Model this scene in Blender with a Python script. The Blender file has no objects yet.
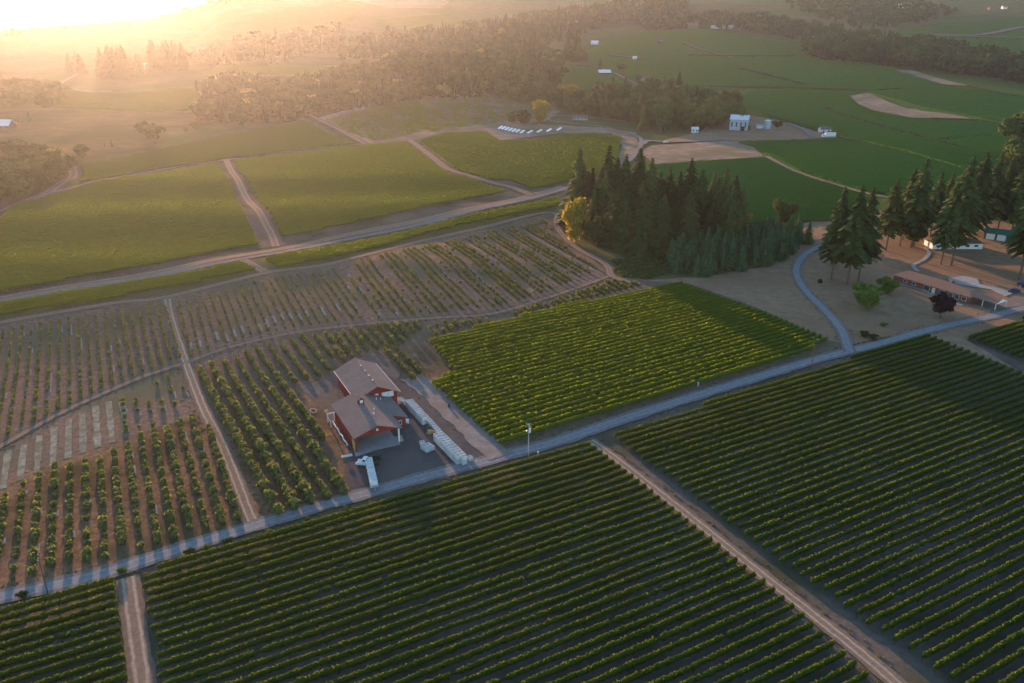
import bpy, math, random
import numpy as np
from mathutils import Vector
from mathutils.geometry import delaunay_2d_cdt

# ------------------------------------------------------------------ camera, sky, sun, exposure
sc = bpy.context.scene
COL = sc.collection
R = math.radians
F_PX, CAM_H = 796.0, 100.0
PITCH = math.atan((341.5 - 15) / F_PX)
cam = bpy.data.cameras.new('camera'); camo = bpy.data.objects.new('camera', cam); COL.objects.link(camo)
cam.sensor_width = 36; cam.lens = F_PX / 1024 * 36; cam.clip_start = 1; cam.clip_end = 30000
camo.location = (0, 0, CAM_H); camo.rotation_euler = (math.pi / 2 - PITCH, 0, 0)
sc.camera = camo
SUN_EL, SUN_AZ = 6.8, -24.0          # degrees; azimuth measured from +Y towards +X
world = bpy.data.worlds.new('World'); sc.world = world; world.use_nodes = True
wn = world.node_tree; bg = wn.nodes['Background']
sky = wn.nodes.new('ShaderNodeTexSky'); sky.sky_type = 'NISHITA'; sky.sun_disc = False
sky.sun_elevation = R(SUN_EL); sky.sun_rotation = R(SUN_AZ); sky.air_density = 1.0; sky.dust_density = 0.3; sky.ozone_density = 2.5
wn.links.new(sky.outputs[0], bg.inputs[0]); bg.inputs[1].default_value = 0.15
sl = bpy.data.lights.new('sun', 'SUN'); sl.energy = 4.6; sl.angle = R(0.6); sl.color = (1.0, 0.57, 0.32)
so = bpy.data.objects.new('sun', sl); COL.objects.link(so)
sdir = Vector((math.sin(R(SUN_AZ)) * math.cos(R(SUN_EL)), math.cos(R(SUN_AZ)) * math.cos(R(SUN_EL)), math.sin(R(SUN_EL))))
so.rotation_euler = sdir.to_track_quat('Z', 'Y').to_euler(); so.location = (-400, 900, 400)
sc.view_settings.view_transform = 'Standard'; sc.view_settings.look = 'None'
sc.view_settings.exposure = 1.72; sc.view_settings.gamma = 1.0
HAZE_DENSITY, HAZE_G = 0.000040, 0.74
sc.render.engine = 'CYCLES'
sc.cycles.max_bounces = 6; sc.cycles.diffuse_bounces = 2; sc.cycles.transmission_bounces = 3; sc.cycles.volume_bounces = 1
sc.cycles.transparent_max_bounces = 4; sc.cycles.caustics_reflective = False; sc.cycles.caustics_refractive = False

rnd = random.Random(7); rng = np.random.default_rng(7)
SP, CP = math.sin(PITCH), math.cos(PITCH)

# ------------------------------------------------------------------ terrain height
def sm(t):
    t = np.clip(t, 0, 1); return t * t * (3 - 2 * t)
CX = (np.array([-300, 0, 60, 100, 150, 190, 215, 245, 300, 1400]) - 512) / 796 / 1.078
CZ = np.array([50, 52, 66, 74, 90, 112, 128, 150, 205, 195.])
def hgt(X, Y):
    X = np.asarray(X, float); Y = np.asarray(Y, float)
    Yp = np.maximum(Y, 50.)
    a = X / Yp
    C = np.interp(a, CX, CZ)
    right = sm((a + 0.33) / 0.12)
    Yc = 2100 + 1000 * right
    q = np.clip((Yp - 900) / (Yc - 900), 0, 1)
    ramp = C * q ** 1.4
    fall = np.exp(-(np.maximum(Yp - Yc, 0) / 700) ** 2)
    ramp = ramp * (0.25 + 0.75 * fall)
    left = sm((30 - X) / 80)
    band = 4.5 * sm((Yp - 200) / 100) * left  # made-up rise, tilts the orchard ground away from the sun to shade it
    und = 1.6 * np.sin(2 * np.pi * (Yp - 296 - 0.12 * X) / 98) * sm((Yp - 292) / 30) * sm((560 - Yp) / 80) * sm((-0.0 - X + 40) / 100)  # waves shaped to throw lit and dark bands over the left fields
    big = (5 * np.sin(X / 150 + 0.6) * np.sin(Yp / 210) + 3 * np.sin(X / 330 - Yp / 270)) * sm((Yp - 430) / 350)
    knoll = 12 * np.exp(-((X + 105) / 90) ** 2 - ((Yp - 1130) / 70) ** 2)
    return ramp + band + und + big + knoll
def hz(x, y): return float(hgt(x, y))
def at(px, py, z=None):
    """ray through a photo pixel down to the terrain (or to the plane z above datum)"""
    u = (px - 512) / F_PX; v = (341.5 - py) / F_PX
    d = (u, CP + v * SP, -SP + v * CP)
    if z is not None:
        t = (z - CAM_H) / d[2]; return (d[0] * t, d[1] * t)
    t0, t = 60., 60.
    while t < 5500:
        if CAM_H + d[2] * t < hz(d[0] * t, d[1] * t): break
        t0 = t; t *= 1.02
    else: return None
    for _ in range(24):
        m = (t0 + t) / 2
        if CAM_H + d[2] * m < hz(d[0] * m, d[1] * m): t = m
        else: t0 = m
    return (d[0] * t, d[1] * t)
def top_z(px, yb, yt):
    X, Y = at(px, yb); v = (341.5 - yt) / F_PX
    return (v * (Y * CP + 100 * SP) + 100 * CP - Y * SP) / (CP + v * SP) - hz(X, Y)
def rot2(x, y, a): return (x * math.cos(a) - y * math.sin(a), x * math.sin(a) + y * math.cos(a))

# ------------------------------------------------------------------ materials
def mat(name, c1, c2=None, scale=1.0, rough=1.0, trans=0.0, spec=0.0, bump=0.0, objvar=0.0, c3=None, scale3=0.02, detail=5.0, tcol=None, metal=0.0, stretch=None):
    m = bpy.data.materials.new(name); m.use_nodes = True; nt = m.node_tree; N = nt.nodes; L = nt.links
    b = N['Principled BSDF']; b.inputs['Roughness'].default_value = rough; b.inputs['Specular IOR Level'].default_value = spec; b.inputs['Metallic'].default_value = metal
    b.inputs['Base Color'].default_value = (*c1, 1)
    out = None
    if c2 is not None:
        geo = N.new('ShaderNodeNewGeometry')
        vec = geo.outputs['Position']
        if stretch:
            mp = N.new('ShaderNodeMapping'); mp.inputs['Rotation'].default_value = (0, 0, stretch[0]); mp.inputs['Scale'].default_value = stretch[1]
            L.new(vec, mp.inputs['Vector']); vec = mp.outputs[0]
        n = N.new('ShaderNodeTexNoise'); n.inputs['Scale'].default_value = scale; n.inputs['Detail'].default_value = detail; n.inputs['Roughness'].default_value = 0.65
        L.new(vec, n.inputs['Vector'])
        r = N.new('ShaderNodeValToRGB'); r.color_ramp.elements[0].position = 0.35; r.color_ramp.elements[1].position = 0.65
        r.color_ramp.elements[0].color = (*c1, 1); r.color_ramp.elements[1].color = (*c2, 1)
        L.new(n.outputs['Fac'], r.inputs[0]); out = r.outputs[0]
        if c3 is not None:
            n3 = N.new('ShaderNodeTexNoise'); n3.inputs['Scale'].default_value = scale3; n3.inputs['Detail'].default_value = 6; n3.inputs['Roughness'].default_value = 0.6
            L.new(geo.outputs['Position'], n3.inputs['Vector'])
            mr = N.new('ShaderNodeMapRange'); mr.inputs[1].default_value = 0.42; mr.inputs[2].default_value = 0.62
            L.new(n3.outputs['Fac'], mr.inputs[0])
            mx = N.new('ShaderNodeMix'); mx.data_type = 'RGBA'; L.new(mr.outputs[0], mx.inputs[0]); L.new(out, mx.inputs[6]); mx.inputs[7].default_value = (*c3, 1)
            out = mx.outputs[2]
        if bump > 0:
            bp = N.new('ShaderNodeBump'); bp.inputs['Strength'].default_value = bump; bp.inputs['Distance'].default_value = 0.3
            L.new(n.outputs['Fac'], bp.inputs['Height']); L.new(bp.outputs[0], b.inputs['Normal'])
    if objvar > 0:
        oi = N.new('ShaderNodeObjectInfo'); hs = N.new('ShaderNodeHueSaturation')
        mr = N.new('ShaderNodeMapRange'); mr.inputs[3].default_value = 1 - objvar; mr.inputs[4].default_value = 1 + objvar
        L.new(oi.outputs['Random'], mr.inputs[0]); L.new(mr.outputs[0], hs.inputs['Value'])
        mr2 = N.new('ShaderNodeMapRange'); mr2.inputs[3].default_value = 0.5 - objvar * 0.06; mr2.inputs[4].default_value = 0.5 + objvar * 0.06
        mt = N.new('ShaderNodeMath'); mt.operation = 'FRACT'; mm = N.new('ShaderNodeMath'); mm.operation = 'MULTIPLY'; mm.inputs[1].default_value = 7.13
        L.new(oi.outputs['Random'], mm.inputs[0]); L.new(mm.outputs[0], mt.inputs[0]); L.new(mt.outputs[0], mr2.inputs[0]); L.new(mr2.outputs[0], hs.inputs['Hue'])
        if out is not None: L.new(out, hs.inputs['Color'])
        else: hs.inputs['Color'].default_value = (*c1, 1)
        out = hs.outputs[0]
    if out is not None: L.new(out, b.inputs['Base Color'])
    if trans > 0:
        tr = N.new('ShaderNodeBsdfTranslucent'); ms = N.new('ShaderNodeMixShader'); ms.inputs[0].default_value = trans
        if tcol is not None: tr.inputs[0].default_value = (*tcol, 1)
        elif out is not None: L.new(out, tr.inputs[0])
        else: tr.inputs[0].default_value = (*c1, 1)
        L.new(b.outputs[0], ms.inputs[1]); L.new(tr.outputs[0], ms.inputs[2]); L.new(ms.outputs[0], N['Material Output'].inputs[0])
    return m
def rut_mat(name, base, rut, verge, scale=0.6):
    """a track: two pale wheel ruts, a rougher crown and verges, by the ribbon's own UV"""
    m = mat(name, base, tuple(c * 1.35 for c in base), scale=scale, rough=1.0, bump=0.2); nt = m.node_tree; N = nt.nodes; L = nt.links
    uv = N.new('ShaderNodeUVMap'); sx = N.new('ShaderNodeSeparateXYZ'); L.new(uv.outputs[0], sx.inputs[0])
    geo = N.new('ShaderNodeNewGeometry'); no = N.new('ShaderNodeTexNoise'); no.inputs['Scale'].default_value = 0.35; no.inputs['Detail'].default_value = 6
    L.new(geo.outputs['Position'], no.inputs['Vector'])
    ad = N.new('ShaderNodeMath'); ad.operation = 'MULTIPLY_ADD'; ad.inputs[1].default_value = 0.16; L.new(no.outputs['Fac'], ad.inputs[0])
    sb = N.new('ShaderNodeMath'); sb.operation = 'SUBTRACT'; sb.inputs[1].default_value = 0.08; L.new(sx.outputs[0], sb.inputs[0]); L.new(sb.outputs[0], ad.inputs[2])
    rp = N.new('ShaderNodeValToRGB'); cr = rp.color_ramp; cr.interpolation = 'EASE'
    cols = [(0.0, verge), (0.16, verge), (0.30, rut), (0.40, base), (0.60, base), (0.70, rut), (0.84, verge)]
    cr.elements[0].position = 0; cr.elements[0].color = (*cols[0][1], 1); cr.elements[1].position = cols[-1][0]; cr.elements[1].color = (*cols[-1][1], 1)
    for p, c in cols[1:-1]:
        e = cr.elements.new(p); e.color = (*c, 1)
    L.new(ad.outputs[0], rp.inputs[0])
    no2 = N.new('ShaderNodeTexNoise'); no2.inputs['Scale'].default_value = 1.3; no2.inputs['Detail'].default_value = 6; L.new(geo.outputs['Position'], no2.inputs['Vector'])
    mr = N.new('ShaderNodeMapRange'); mr.inputs[3].default_value = 0.6; mr.inputs[4].default_value = 1.4; L.new(no2.outputs['Fac'], mr.inputs[0])
    mx = N.new('ShaderNodeVectorMath'); mx.operation = 'SCALE'; L.new(rp.outputs[0], mx.inputs[0]); L.new(mr.outputs[0], mx.inputs['Scale'])
    L.new(mx.outputs[0], N['Principled BSDF'].inputs['Base Color'])
    return m
M = {}
M['ground'] = mat('field_ground', (0.085, 0.085, 0.035), (0.14, 0.12, 0.06), scale=0.05, c3=(0.07, 0.10, 0.03), scale3=0.006)
M['vinesoil'] = mat('vineyard_soil', (0.11, 0.09, 0.075), (0.17, 0.135, 0.108), scale=0.8, bump=0.3, c3=(0.075, 0.075, 0.045), scale3=0.05)
M['redsoil'] = mat('orchard_soil', (0.14, 0.092, 0.07), (0.26, 0.175, 0.128), scale=0.7, bump=0.5, c3=(0.13, 0.12, 0.075), scale3=0.04)
M['suntintsoil'] = mat('sun_tinted_soil', (0.15, 0.092, 0.056), (0.30, 0.185, 0.11), scale=0.7, bump=0.5, c3=(0.11, 0.085, 0.05), scale3=0.06)  # soil and bare dirt with the orange of low sun mixed into the colour
M['midsoil'] = mat('middle_soil', (0.13, 0.10, 0.06), (0.19, 0.14, 0.09), scale=0.6, bump=0.3)
M['tan'] = mat('dry_grass', (0.23, 0.145, 0.085), (0.33, 0.22, 0.135), scale=0.25, bump=0.3, c3=(0.25, 0.15, 0.09), scale3=0.03, detail=8)
M['meadow'] = mat('dry_meadow', (0.085, 0.07, 0.035), (0.13, 0.10, 0.055), scale=0.08, c3=(0.065, 0.07, 0.03), scale3=0.012, detail=8)
M['woody'] = mat('turning_leaves', (0.10, 0.11, 0.025), (0.15, 0.15, 0.035), scale=0.1, spec=0.0)
M['woodc'] = mat('wood_needles', (0.014, 0.034, 0.018), (0.028, 0.050, 0.024), scale=0.08, spec=0.0)
M['woodl'] = mat('wood_leaves', (0.020, 0.042, 0.014), (0.040, 0.062, 0.020), scale=0.04, spec=0.0, c3=(0.065, 0.075, 0.02), scale3=0.02)
M['bare'] = mat('bare_dirt', (0.20, 0.145, 0.11), (0.32, 0.235, 0.175), scale=0.12, bump=0.2, c3=(0.17, 0.145, 0.09), scale3=0.02, detail=8)
M['yard'] = mat('yard_asphalt', (0.070, 0.068, 0.070), (0.105, 0.10, 0.10), scale=0.35, bump=0.15, c3=(0.12, 0.105, 0.095), scale3=0.06)
M['gravel'] = mat('yard_gravel', (0.20, 0.18, 0.165), (0.29, 0.26, 0.235), scale=0.4, bump=0.2, c3=(0.22, 0.17, 0.13), scale3=0.08)
M['yardgravel'] = mat('yard_gravel_dark', (0.11, 0.095, 0.085), (0.18, 0.155, 0.135), scale=0.5, bump=0.3, c3=(0.15, 0.115, 0.085), scale3=0.08, detail=8)
M['concrete'] = mat('concrete', (0.30, 0.29, 0.27), (0.38, 0.365, 0.34), scale=0.5)
M['road'] = rut_mat('gravel_road', (0.225, 0.225, 0.225), (0.255, 0.25, 0.25), (0.18, 0.165, 0.15))
M['road2'] = rut_mat('paved_road', (0.19, 0.18, 0.185), (0.21, 0.20, 0.205), (0.20, 0.18, 0.165))
M['track'] = rut_mat('dirt_track', (0.23, 0.175, 0.125), (0.40, 0.31, 0.235), (0.19, 0.145, 0.105))
M['track2'] = rut_mat('pale_track', (0.21, 0.155, 0.115), (0.29, 0.215, 0.16), (0.15, 0.11, 0.08))
M['darkline'] = mat('field_edge', (0.03, 0.035, 0.02), (0.05, 0.045, 0.03), scale=0.3)  # tracks between fields, their shadow lines put in as dark colour
M['turf'] = mat('turf', (0.045, 0.085, 0.02), (0.08, 0.12, 0.03), scale=0.3)
M['cover'] = mat('cover_crop', (0.20, 0.195, 0.14), (0.34, 0.33, 0.25), scale=0.9, c3=(0.18, 0.155, 0.11), scale3=0.3)
M['mulch'] = mat('mulch_film', (0.17, 0.19, 0.24), (0.27, 0.29, 0.34), scale=0.9, rough=0.9, spec=0.0)
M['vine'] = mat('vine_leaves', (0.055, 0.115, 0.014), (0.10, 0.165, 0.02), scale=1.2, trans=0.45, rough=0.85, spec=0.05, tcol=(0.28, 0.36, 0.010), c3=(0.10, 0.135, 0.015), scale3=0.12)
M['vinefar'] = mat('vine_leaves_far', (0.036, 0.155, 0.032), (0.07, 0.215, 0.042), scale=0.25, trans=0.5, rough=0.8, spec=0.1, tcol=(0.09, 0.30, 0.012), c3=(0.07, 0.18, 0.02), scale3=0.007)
M['vinenear'] = mat('vine_leaves_shaded', (0.034, 0.080, 0.016), (0.068, 0.118, 0.022), scale=1.2, trans=0.38, rough=0.9, spec=0.03, tcol=(0.17, 0.22, 0.012), c3=(0.07, 0.10, 0.018), scale3=0.12)  # same vines, shade on the foreground rows put into a darker leaf colour
M['post'] = mat('vine_post', (0.11, 0.085, 0.065))
M['orch'] = mat('orchard_leaves', (0.115, 0.135, 0.042), (0.175, 0.195, 0.065), scale=1.5, trans=0.35, rough=0.8, spec=0.1, tcol=(0.20, 0.22, 0.04))
M['conif'] = mat('fir_needles', (0.040, 0.072, 0.020), (0.082, 0.108, 0.030), scale=0.5, spec=0.1, trans=0.25, rough=0.9, objvar=0.45)
M['conifcore'] = mat('fir_inner', (0.018, 0.028, 0.016))
M['bluefir'] = mat('young_fir_needles', (0.045, 0.100, 0.042), (0.075, 0.145, 0.06), scale=0.7, trans=0.15, rough=0.9, objvar=0.2)
M['leaf'] = mat('broad_leaves', (0.036, 0.072, 0.022), (0.070, 0.105, 0.030), scale=0.4, trans=0.2, rough=0.9, spec=0.05, objvar=0.4, tcol=(0.09, 0.12, 0.02))
M['leafy'] = mat('yellow_leaves', (0.24, 0.20, 0.03), (0.36, 0.27, 0.04), scale=0.6, trans=0.45, rough=0.8)
M['leafg'] = mat('bright_leaves', (0.10, 0.16, 0.03), (0.15, 0.20, 0.045), scale=0.6, trans=0.35, rough=0.8)
M['leafp'] = mat('purple_leaves', (0.028, 0.012, 0.018), (0.05, 0.022, 0.028), scale=0.9, trans=0.15, rough=0.7)
M['bark'] = mat('bark', (0.12, 0.085, 0.06), (0.19, 0.135, 0.10), scale=2.0)
M['red'] = mat('barn_red', (0.24, 0.034, 0.028), (0.31, 0.048, 0.038), scale=1.0, rough=0.6)
M['roof'] = mat('barn_shingles', (0.165, 0.135, 0.125), (0.235, 0.195, 0.18), scale=1.6, rough=0.9, bump=0.25, c3=(0.18, 0.145, 0.13), scale3=0.15)
M['white'] = mat('white_paint', (0.78, 0.78, 0.76), (0.68, 0.68, 0.66), scale=1.5, rough=0.5)
M['bin'] = mat('white_plastic', (0.66, 0.65, 0.62), (0.52, 0.51, 0.48), scale=0.9, rough=0.5, objvar=0.12)
M['binrim'] = mat('bin_inside', (0.45, 0.45, 0.43))
M['wood'] = mat('plywood', (0.50, 0.34, 0.14), (0.42, 0.28, 0.12), scale=1.0)
M['pole'] = mat('pole_wood', (0.10, 0.075, 0.06), (0.15, 0.11, 0.085), scale=2.0)
M['palepole'] = mat('pale_pole', (0.42, 0.38, 0.34), (0.5, 0.46, 0.42), scale=2.0)
M['metal'] = mat('galvanised', (0.45, 0.46, 0.47), rough=0.45, metal=0.6)
M['dark'] = mat('dark_opening', (0.02, 0.02, 0.022))
M['rubber'] = mat('tyre_rubber', (0.02, 0.02, 0.02))
M['glass'] = mat('window_glass', (0.05, 0.06, 0.08), rough=0.1, spec=0.8)
M['green'] = mat('green_steel', (0.015, 0.10, 0.05), rough=0.5)
M['teal'] = mat('teal_roof', (0.02, 0.13, 0.115), (0.03, 0.16, 0.14), scale=0.8, rough=0.5)
M['brick'] = mat('brick', (0.22, 0.085, 0.06), (0.27, 0.11, 0.08), scale=3.0)
M['houseroof'] = mat('brown_shingles', (0.25, 0.145, 0.10), (0.33, 0.195, 0.14), scale=1.5, bump=0.2)
M['brownroof'] = mat('dull_shingles', (0.16, 0.11, 0.085), (0.2, 0.14, 0.11), scale=1.5)
M['winery'] = mat('grey_metal_wall', (0.33, 0.39, 0.42), (0.42, 0.47, 0.50), scale=0.6, rough=0.5)
M['wineryroof'] = mat('pale_metal_roof', (0.62, 0.65, 0.68), (0.7, 0.72, 0.74), scale=0.6, rough=0.4)
M['blue'] = mat('blue_paint', (0.03, 0.06, 0.14), rough=0.4)
M['bramble'] = mat('bramble_leaves', (0.05, 0.085, 0.025), (0.09, 0.12, 0.035), scale=0.6, trans=0.25)
M['panel'] = mat('pale_panel', (0.62, 0.66, 0.72), (0.70, 0.73, 0.77), scale=0.6, rough=0.35, spec=0.6)

# ------------------------------------------------------------------ builders
def tag(o, label=None, cat=None, group=None, kind=None):
    if label: o['label'] = label
    if cat: o['category'] = cat
    if group: o['group'] = group
    if kind: o['kind'] = kind
    return o
def raw_mesh(name, V, Q=None, T=None, mats=(), midx=None, smooth=False, uv=None):
    me = bpy.data.meshes.new(name); V = np.asarray(V, np.float32).reshape(-1, 3)
    parts = []
    nq = 0 if Q is None else len(Q); ntr = 0 if T is None else len(T)
    if nq: parts.append(np.asarray(Q, np.int32).ravel())
    if ntr: parts.append(np.asarray(T, np.int32).ravel())
    loops = np.concatenate(parts) if parts else np.zeros(0, np.int32)
    me.vertices.add(len(V)); me.vertices.foreach_set('co', V.ravel())
    me.loops.add(len(loops)); me.loops.foreach_set('vertex_index', loops)
    starts = np.concatenate([np.arange(nq) * 4, nq * 4 + np.arange(ntr) * 3]).astype(np.int32)
    me.polygons.add(nq + ntr); me.polygons.foreach_set('loop_start', starts)
    me.polygons.foreach_set('loop_total', np.concatenate([np.full(nq, 4), np.full(ntr, 3)]).astype(np.int32))
    for m in mats: me.materials.append(m)
    if midx is not None: me.polygons.foreach_set('material_index', np.asarray(midx, np.int32))
    if smooth: me.polygons.foreach_set('use_smooth', np.ones(nq + ntr, bool))
    if uv is not None:
        l = me.uv_layers.new(name='UVMap'); l.data.foreach_set('uv', np.asarray(uv, np.float32)[loops].ravel())
    me.update(calc_edges=True)
    return me
def link(name, me, parent=None, loc=None, rz=0):
    o = bpy.data.objects.new(name, me); COL.objects.link(o)
    if parent is not None: o.parent = parent
    if loc is not None: o.location = loc
    if rz: o.rotation_euler = (0, 0, rz)
    return o
def empty(name, loc, rz=0): return link(name, None, None, loc, rz)
class MB:
    def __init__(s): s.v = []; s.f = []; s.m = []
    def poly(s, pts, m=0):
        n = len(s.v); s.v += [tuple(p) for p in pts]; s.f.append(tuple(range(n, n + len(pts)))); s.m.append(m); return s
    def box(s, x0, y0, z0, x1, y1, z1, m=0):
        n = len(s.v)
        s.v += [(x0, y0, z0), (x1, y0, z0), (x1, y1, z0), (x0, y1, z0), (x0, y0, z1), (x1, y0, z1), (x1, y1, z1), (x0, y1, z1)]
        for f in ((0, 3, 2, 1), (4, 5, 6, 7), (0, 1, 5, 4), (1, 2, 6, 5), (2, 3, 7, 6), (3, 0, 4, 7)):
            s.f.append(tuple(n + i for i in f)); s.m.append(m)
        return s
    def slab(s, pts, th, m=0):
        """a sheet of given corners with thickness straight down"""
        k = len(pts); n = len(s.v)
        s.v += [tuple(p) for p in pts] + [(p[0], p[1], p[2] - th) for p in pts]
        s.f.append(tuple(range(n, n + k))); s.m.append(m)
        s.f.append(tuple(n + 2 * k - 1 - i for i in range(k))); s.m.append(m)
        for i in range(k):
            j = (i + 1) % k; s.f.append((n + i, n + k + i, n + k + j, n + j)); s.m.append(m)
        return s
    def tube(s, p, q, r0, r1=None, k=8, m=0, cap=True):
        r1 = r0 if r1 is None else r1
        p, q = Vector(p), Vector(q); d = (q - p).normalized(); a = d.orthogonal().normalized(); b = d.cross(a)
        n = len(s.v)
        for c, r in ((p, r0), (q, r1)):
            for i in range(k):
                t = 2 * math.pi * i / k; s.v.append(tuple(c + a * r * math.cos(t) + b * r * math.sin(t)))
        for i in range(k):
            j = (i + 1) % k; s.f.append((n + i, n + j, n + k + j, n + k + i)); s.m.append(m)
        if cap:
            s.f.append(tuple(n + i for i in reversed(range(k)))); s.m.append(m); s.f.append(tuple(n + k + i for i in range(k))); s.m.append(m)
        return s
    def dome(s, c, rx, ry, rz, k=10, rings=4, m=0):
        n = len(s.v)
        for r in range(rings + 1):
            t = math.pi / 2 * r / rings
            for i in range(k):
                p = 2 * math.pi * i / k
                s.v.append((c[0] + rx * math.cos(t) * math.cos(p), c[1] + ry * math.cos(t) * math.sin(p), c[2] + rz * math.sin(t)))
        for r in range(rings):
            for i in range(k):
                j = (i + 1) % k; s.f.append((n + r * k + i, n + r * k + j, n + (r + 1) * k + j, n + (r + 1) * k + i)); s.m.append(m)
        return s
    def mesh(s, name, *mats):
        me = bpy.data.meshes.new(name); me.from_pydata(s.v, [], s.f)
        for m in mats: me.materials.append(m)
        me.polygons.foreach_set('material_index', s.m); me.update(); return me
    def build(s, name, mats, parent=None, loc=None, rz=0):
        if not isinstance(mats, (list, tuple)): mats = [mats]
        return link(name, s.mesh(name, *mats), parent, loc, rz)
def copy_tree(o, parent=None):
    c = o.copy(); COL.objects.link(c); c.parent = parent
    for ch in list(o.children): copy_tree(ch, c)
    return c

# ------------------------------------------------------------------ ground sheets
def inside(poly, X, Y):
    P = np.asarray(poly); ins = np.zeros(len(X), bool); n = len(P); j = n - 1
    for i in range(n):
        xi, yi = P[i]; xj, yj = P[j]
        c = ((yi > Y) != (yj > Y)) & (X < (xj - xi) * (Y - yi) / (yj - yi + 1e-12) + xi)
        ins ^= c; j = i
    return ins
def px_poly(pts, step=9, soft=0.0, seed=1):
    """photo-pixel outline -> world outline on the terrain, edges subdivided"""
    out = []; n = len(pts); r = random.Random(seed)
    for i in range(n):
        (x0, y0), (x1, y1) = pts[i], pts[(i + 1) % n]
        k = max(1, int(math.hypot(x1 - x0, y1 - y0) / step))
        for j in range(k):
            w = at(x0 + (x1 - x0) * j / k, y0 + (y1 - y0) * j / k)
            if w is None: continue
            if soft: w = (w[0] + r.uniform(-soft, soft), w[1] + r.uniform(-soft, soft))
            if not out or math.hypot(w[0] - out[-1][0], w[1] - out[-1][1]) > 0.3: out.append(w)
    return out
def lay(layer, Y): return layer * (0.05 + 0.00035 * np.maximum(0, np.asarray(Y) - 280))
NL = [0]
def sheet(name, px, m, layer, grid=None, soft=0.3, label=None, world_pts=None):
    NL[0] += 1; layer += NL[0] * .015
    P = world_pts if world_pts is not None else px_poly(px, soft=soft, seed=len(name) + len(px))
    A = np.array(P); x0, y0 = A.min(0); x1, y1 = A.max(0)
    if grid is None:
        ym = (y0 + y1) / 2; grid = 5 if ym < 300 else (8 if ym < 600 else (18 if ym < 1000 else 35))
    gx, gy = np.meshgrid(np.arange(x0, x1, grid) + grid * .5, np.arange(y0, y1, grid) + grid * .5); gx = gx.ravel(); gy = gy.ravel()
    k = inside(P, gx, gy); gx, gy = gx[k], gy[k]
    verts = [Vector(p) for p in P] + [Vector((a, b)) for a, b in zip(gx, gy)]
    nv, _, nf, *_ = delaunay_2d_cdt(verts, [], [list(range(len(P)))], 1, 1e-4)
    V = np.array([(v.x, v.y) for v in nv]); Z = hgt(V[:, 0], V[:, 1]) + lay(layer, V[:, 1])
    T = [f if (V[f[1]][0]-V[f[0]][0])*(V[f[2]][1]-V[f[0]][1])-(V[f[2]][0]-V[f[0]][0])*(V[f[1]][1]-V[f[0]][1]) > 0 else [f[0], f[2], f[1]] for f in nf]
    o = link(name, raw_mesh(name, np.column_stack([V, Z]), None, T, [m], smooth=True))
    return tag(o, label, kind='structure')
def smooth_line(P, step):
    P = [np.array(p, float) for p in P]; out = []
    for i in range(len(P) - 1):
        p0 = P[max(i - 1, 0)]; p1 = P[i]; p2 = P[i + 1]; p3 = P[min(i + 2, len(P) - 1)]
        n = max(2, int(np.linalg.norm(p2 - p1) / step))
        for j in range(n):
            t = j / n
            out.append(0.5 * (2 * p1 + (p2 - p0) * t + (2 * p0 - 5 * p1 + 4 * p2 - p3) * t * t + (3 * p1 - p0 - 3 * p2 + p3) * t ** 3))
    out.append(P[-1]); return np.array(out)
LINES = []
def ribbon(name, px, width, m, layer, label=None, step=2.5):
    NL[0] += 1; layer += NL[0] * .012
    W = [at(*p) for p in px]; C = smooth_line([w for w in W if w], step if W[0][1] < 700 else 14)
    D = np.gradient(C, axis=0); D /= np.linalg.norm(D, axis=1)[:, None] + 1e-9; Nn = np.column_stack([-D[:, 1], D[:, 0]])
    K = 5; us = np.linspace(0, 1, K); n = len(C)
    jit = 1 + 0.08 * rng.standard_normal((n, 1)) + .02 * np.sin(np.arange(n) * .9)[:, None]
    V = []; UV = []
    L = np.concatenate([[0], np.cumsum(np.linalg.norm(np.diff(C, axis=0), axis=1))])
    for u in us:
        P = C + Nn * ((u - .5) * width) * (jit if u in (0, 1) else 1)
        V.append(np.column_stack([P, hgt(P[:, 0], P[:, 1]) + lay(layer, P[:, 1])])); UV.append(np.column_stack([np.full(n, u), L / width]))
    V = np.stack(V, 1).reshape(-1, 3); UV = np.stack(UV, 1).reshape(-1, 2)
    i, k = np.meshgrid(np.arange(n - 1), np.arange(K - 1), indexing='ij'); b = (i * K + k).ravel()
    Q = np.column_stack([b + 1, b, b + K, b + K + 1])
    o = link(name, raw_mesh(name, V, Q, None, [m], smooth=True, uv=UV))
    LINES.append((C, width / 2 + 1.0 if name != 'field_edge' else width / 2))
    return tag(o, label, kind='structure')

# base terrain: one sheet to beyond the horizon
def terrain():
    ys = np.concatenate([np.arange(20, 640, 6), np.arange(640, 1200, 14), np.arange(1200, 3400, 32), np.geomspace(3400, 12000, 30)])
    us = np.linspace(-1, 1, 261)
    X = us[None, :] * (330 + ys[:, None] * 0.95); Y = np.repeat(ys[:, None], len(us), 1)
    Z = hgt(X, Y) - 0.02 - 0.0001 * np.maximum(0, Y - 280)
    V = np.stack([X, Y, Z], -1).reshape(-1, 3); n = len(us)
    i, k = np.meshgrid(np.arange(len(ys) - 1), np.arange(n - 1), indexing='ij'); b = (i * n + k).ravel()
    o = link('terrain', raw_mesh('terrain', V, np.column_stack([b, b + 1, b + n + 1, b + n]), None, [M['ground']], smooth=True))
    tag(o, 'rolling farmland under the whole valley', kind='structure')
terrain()

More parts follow.
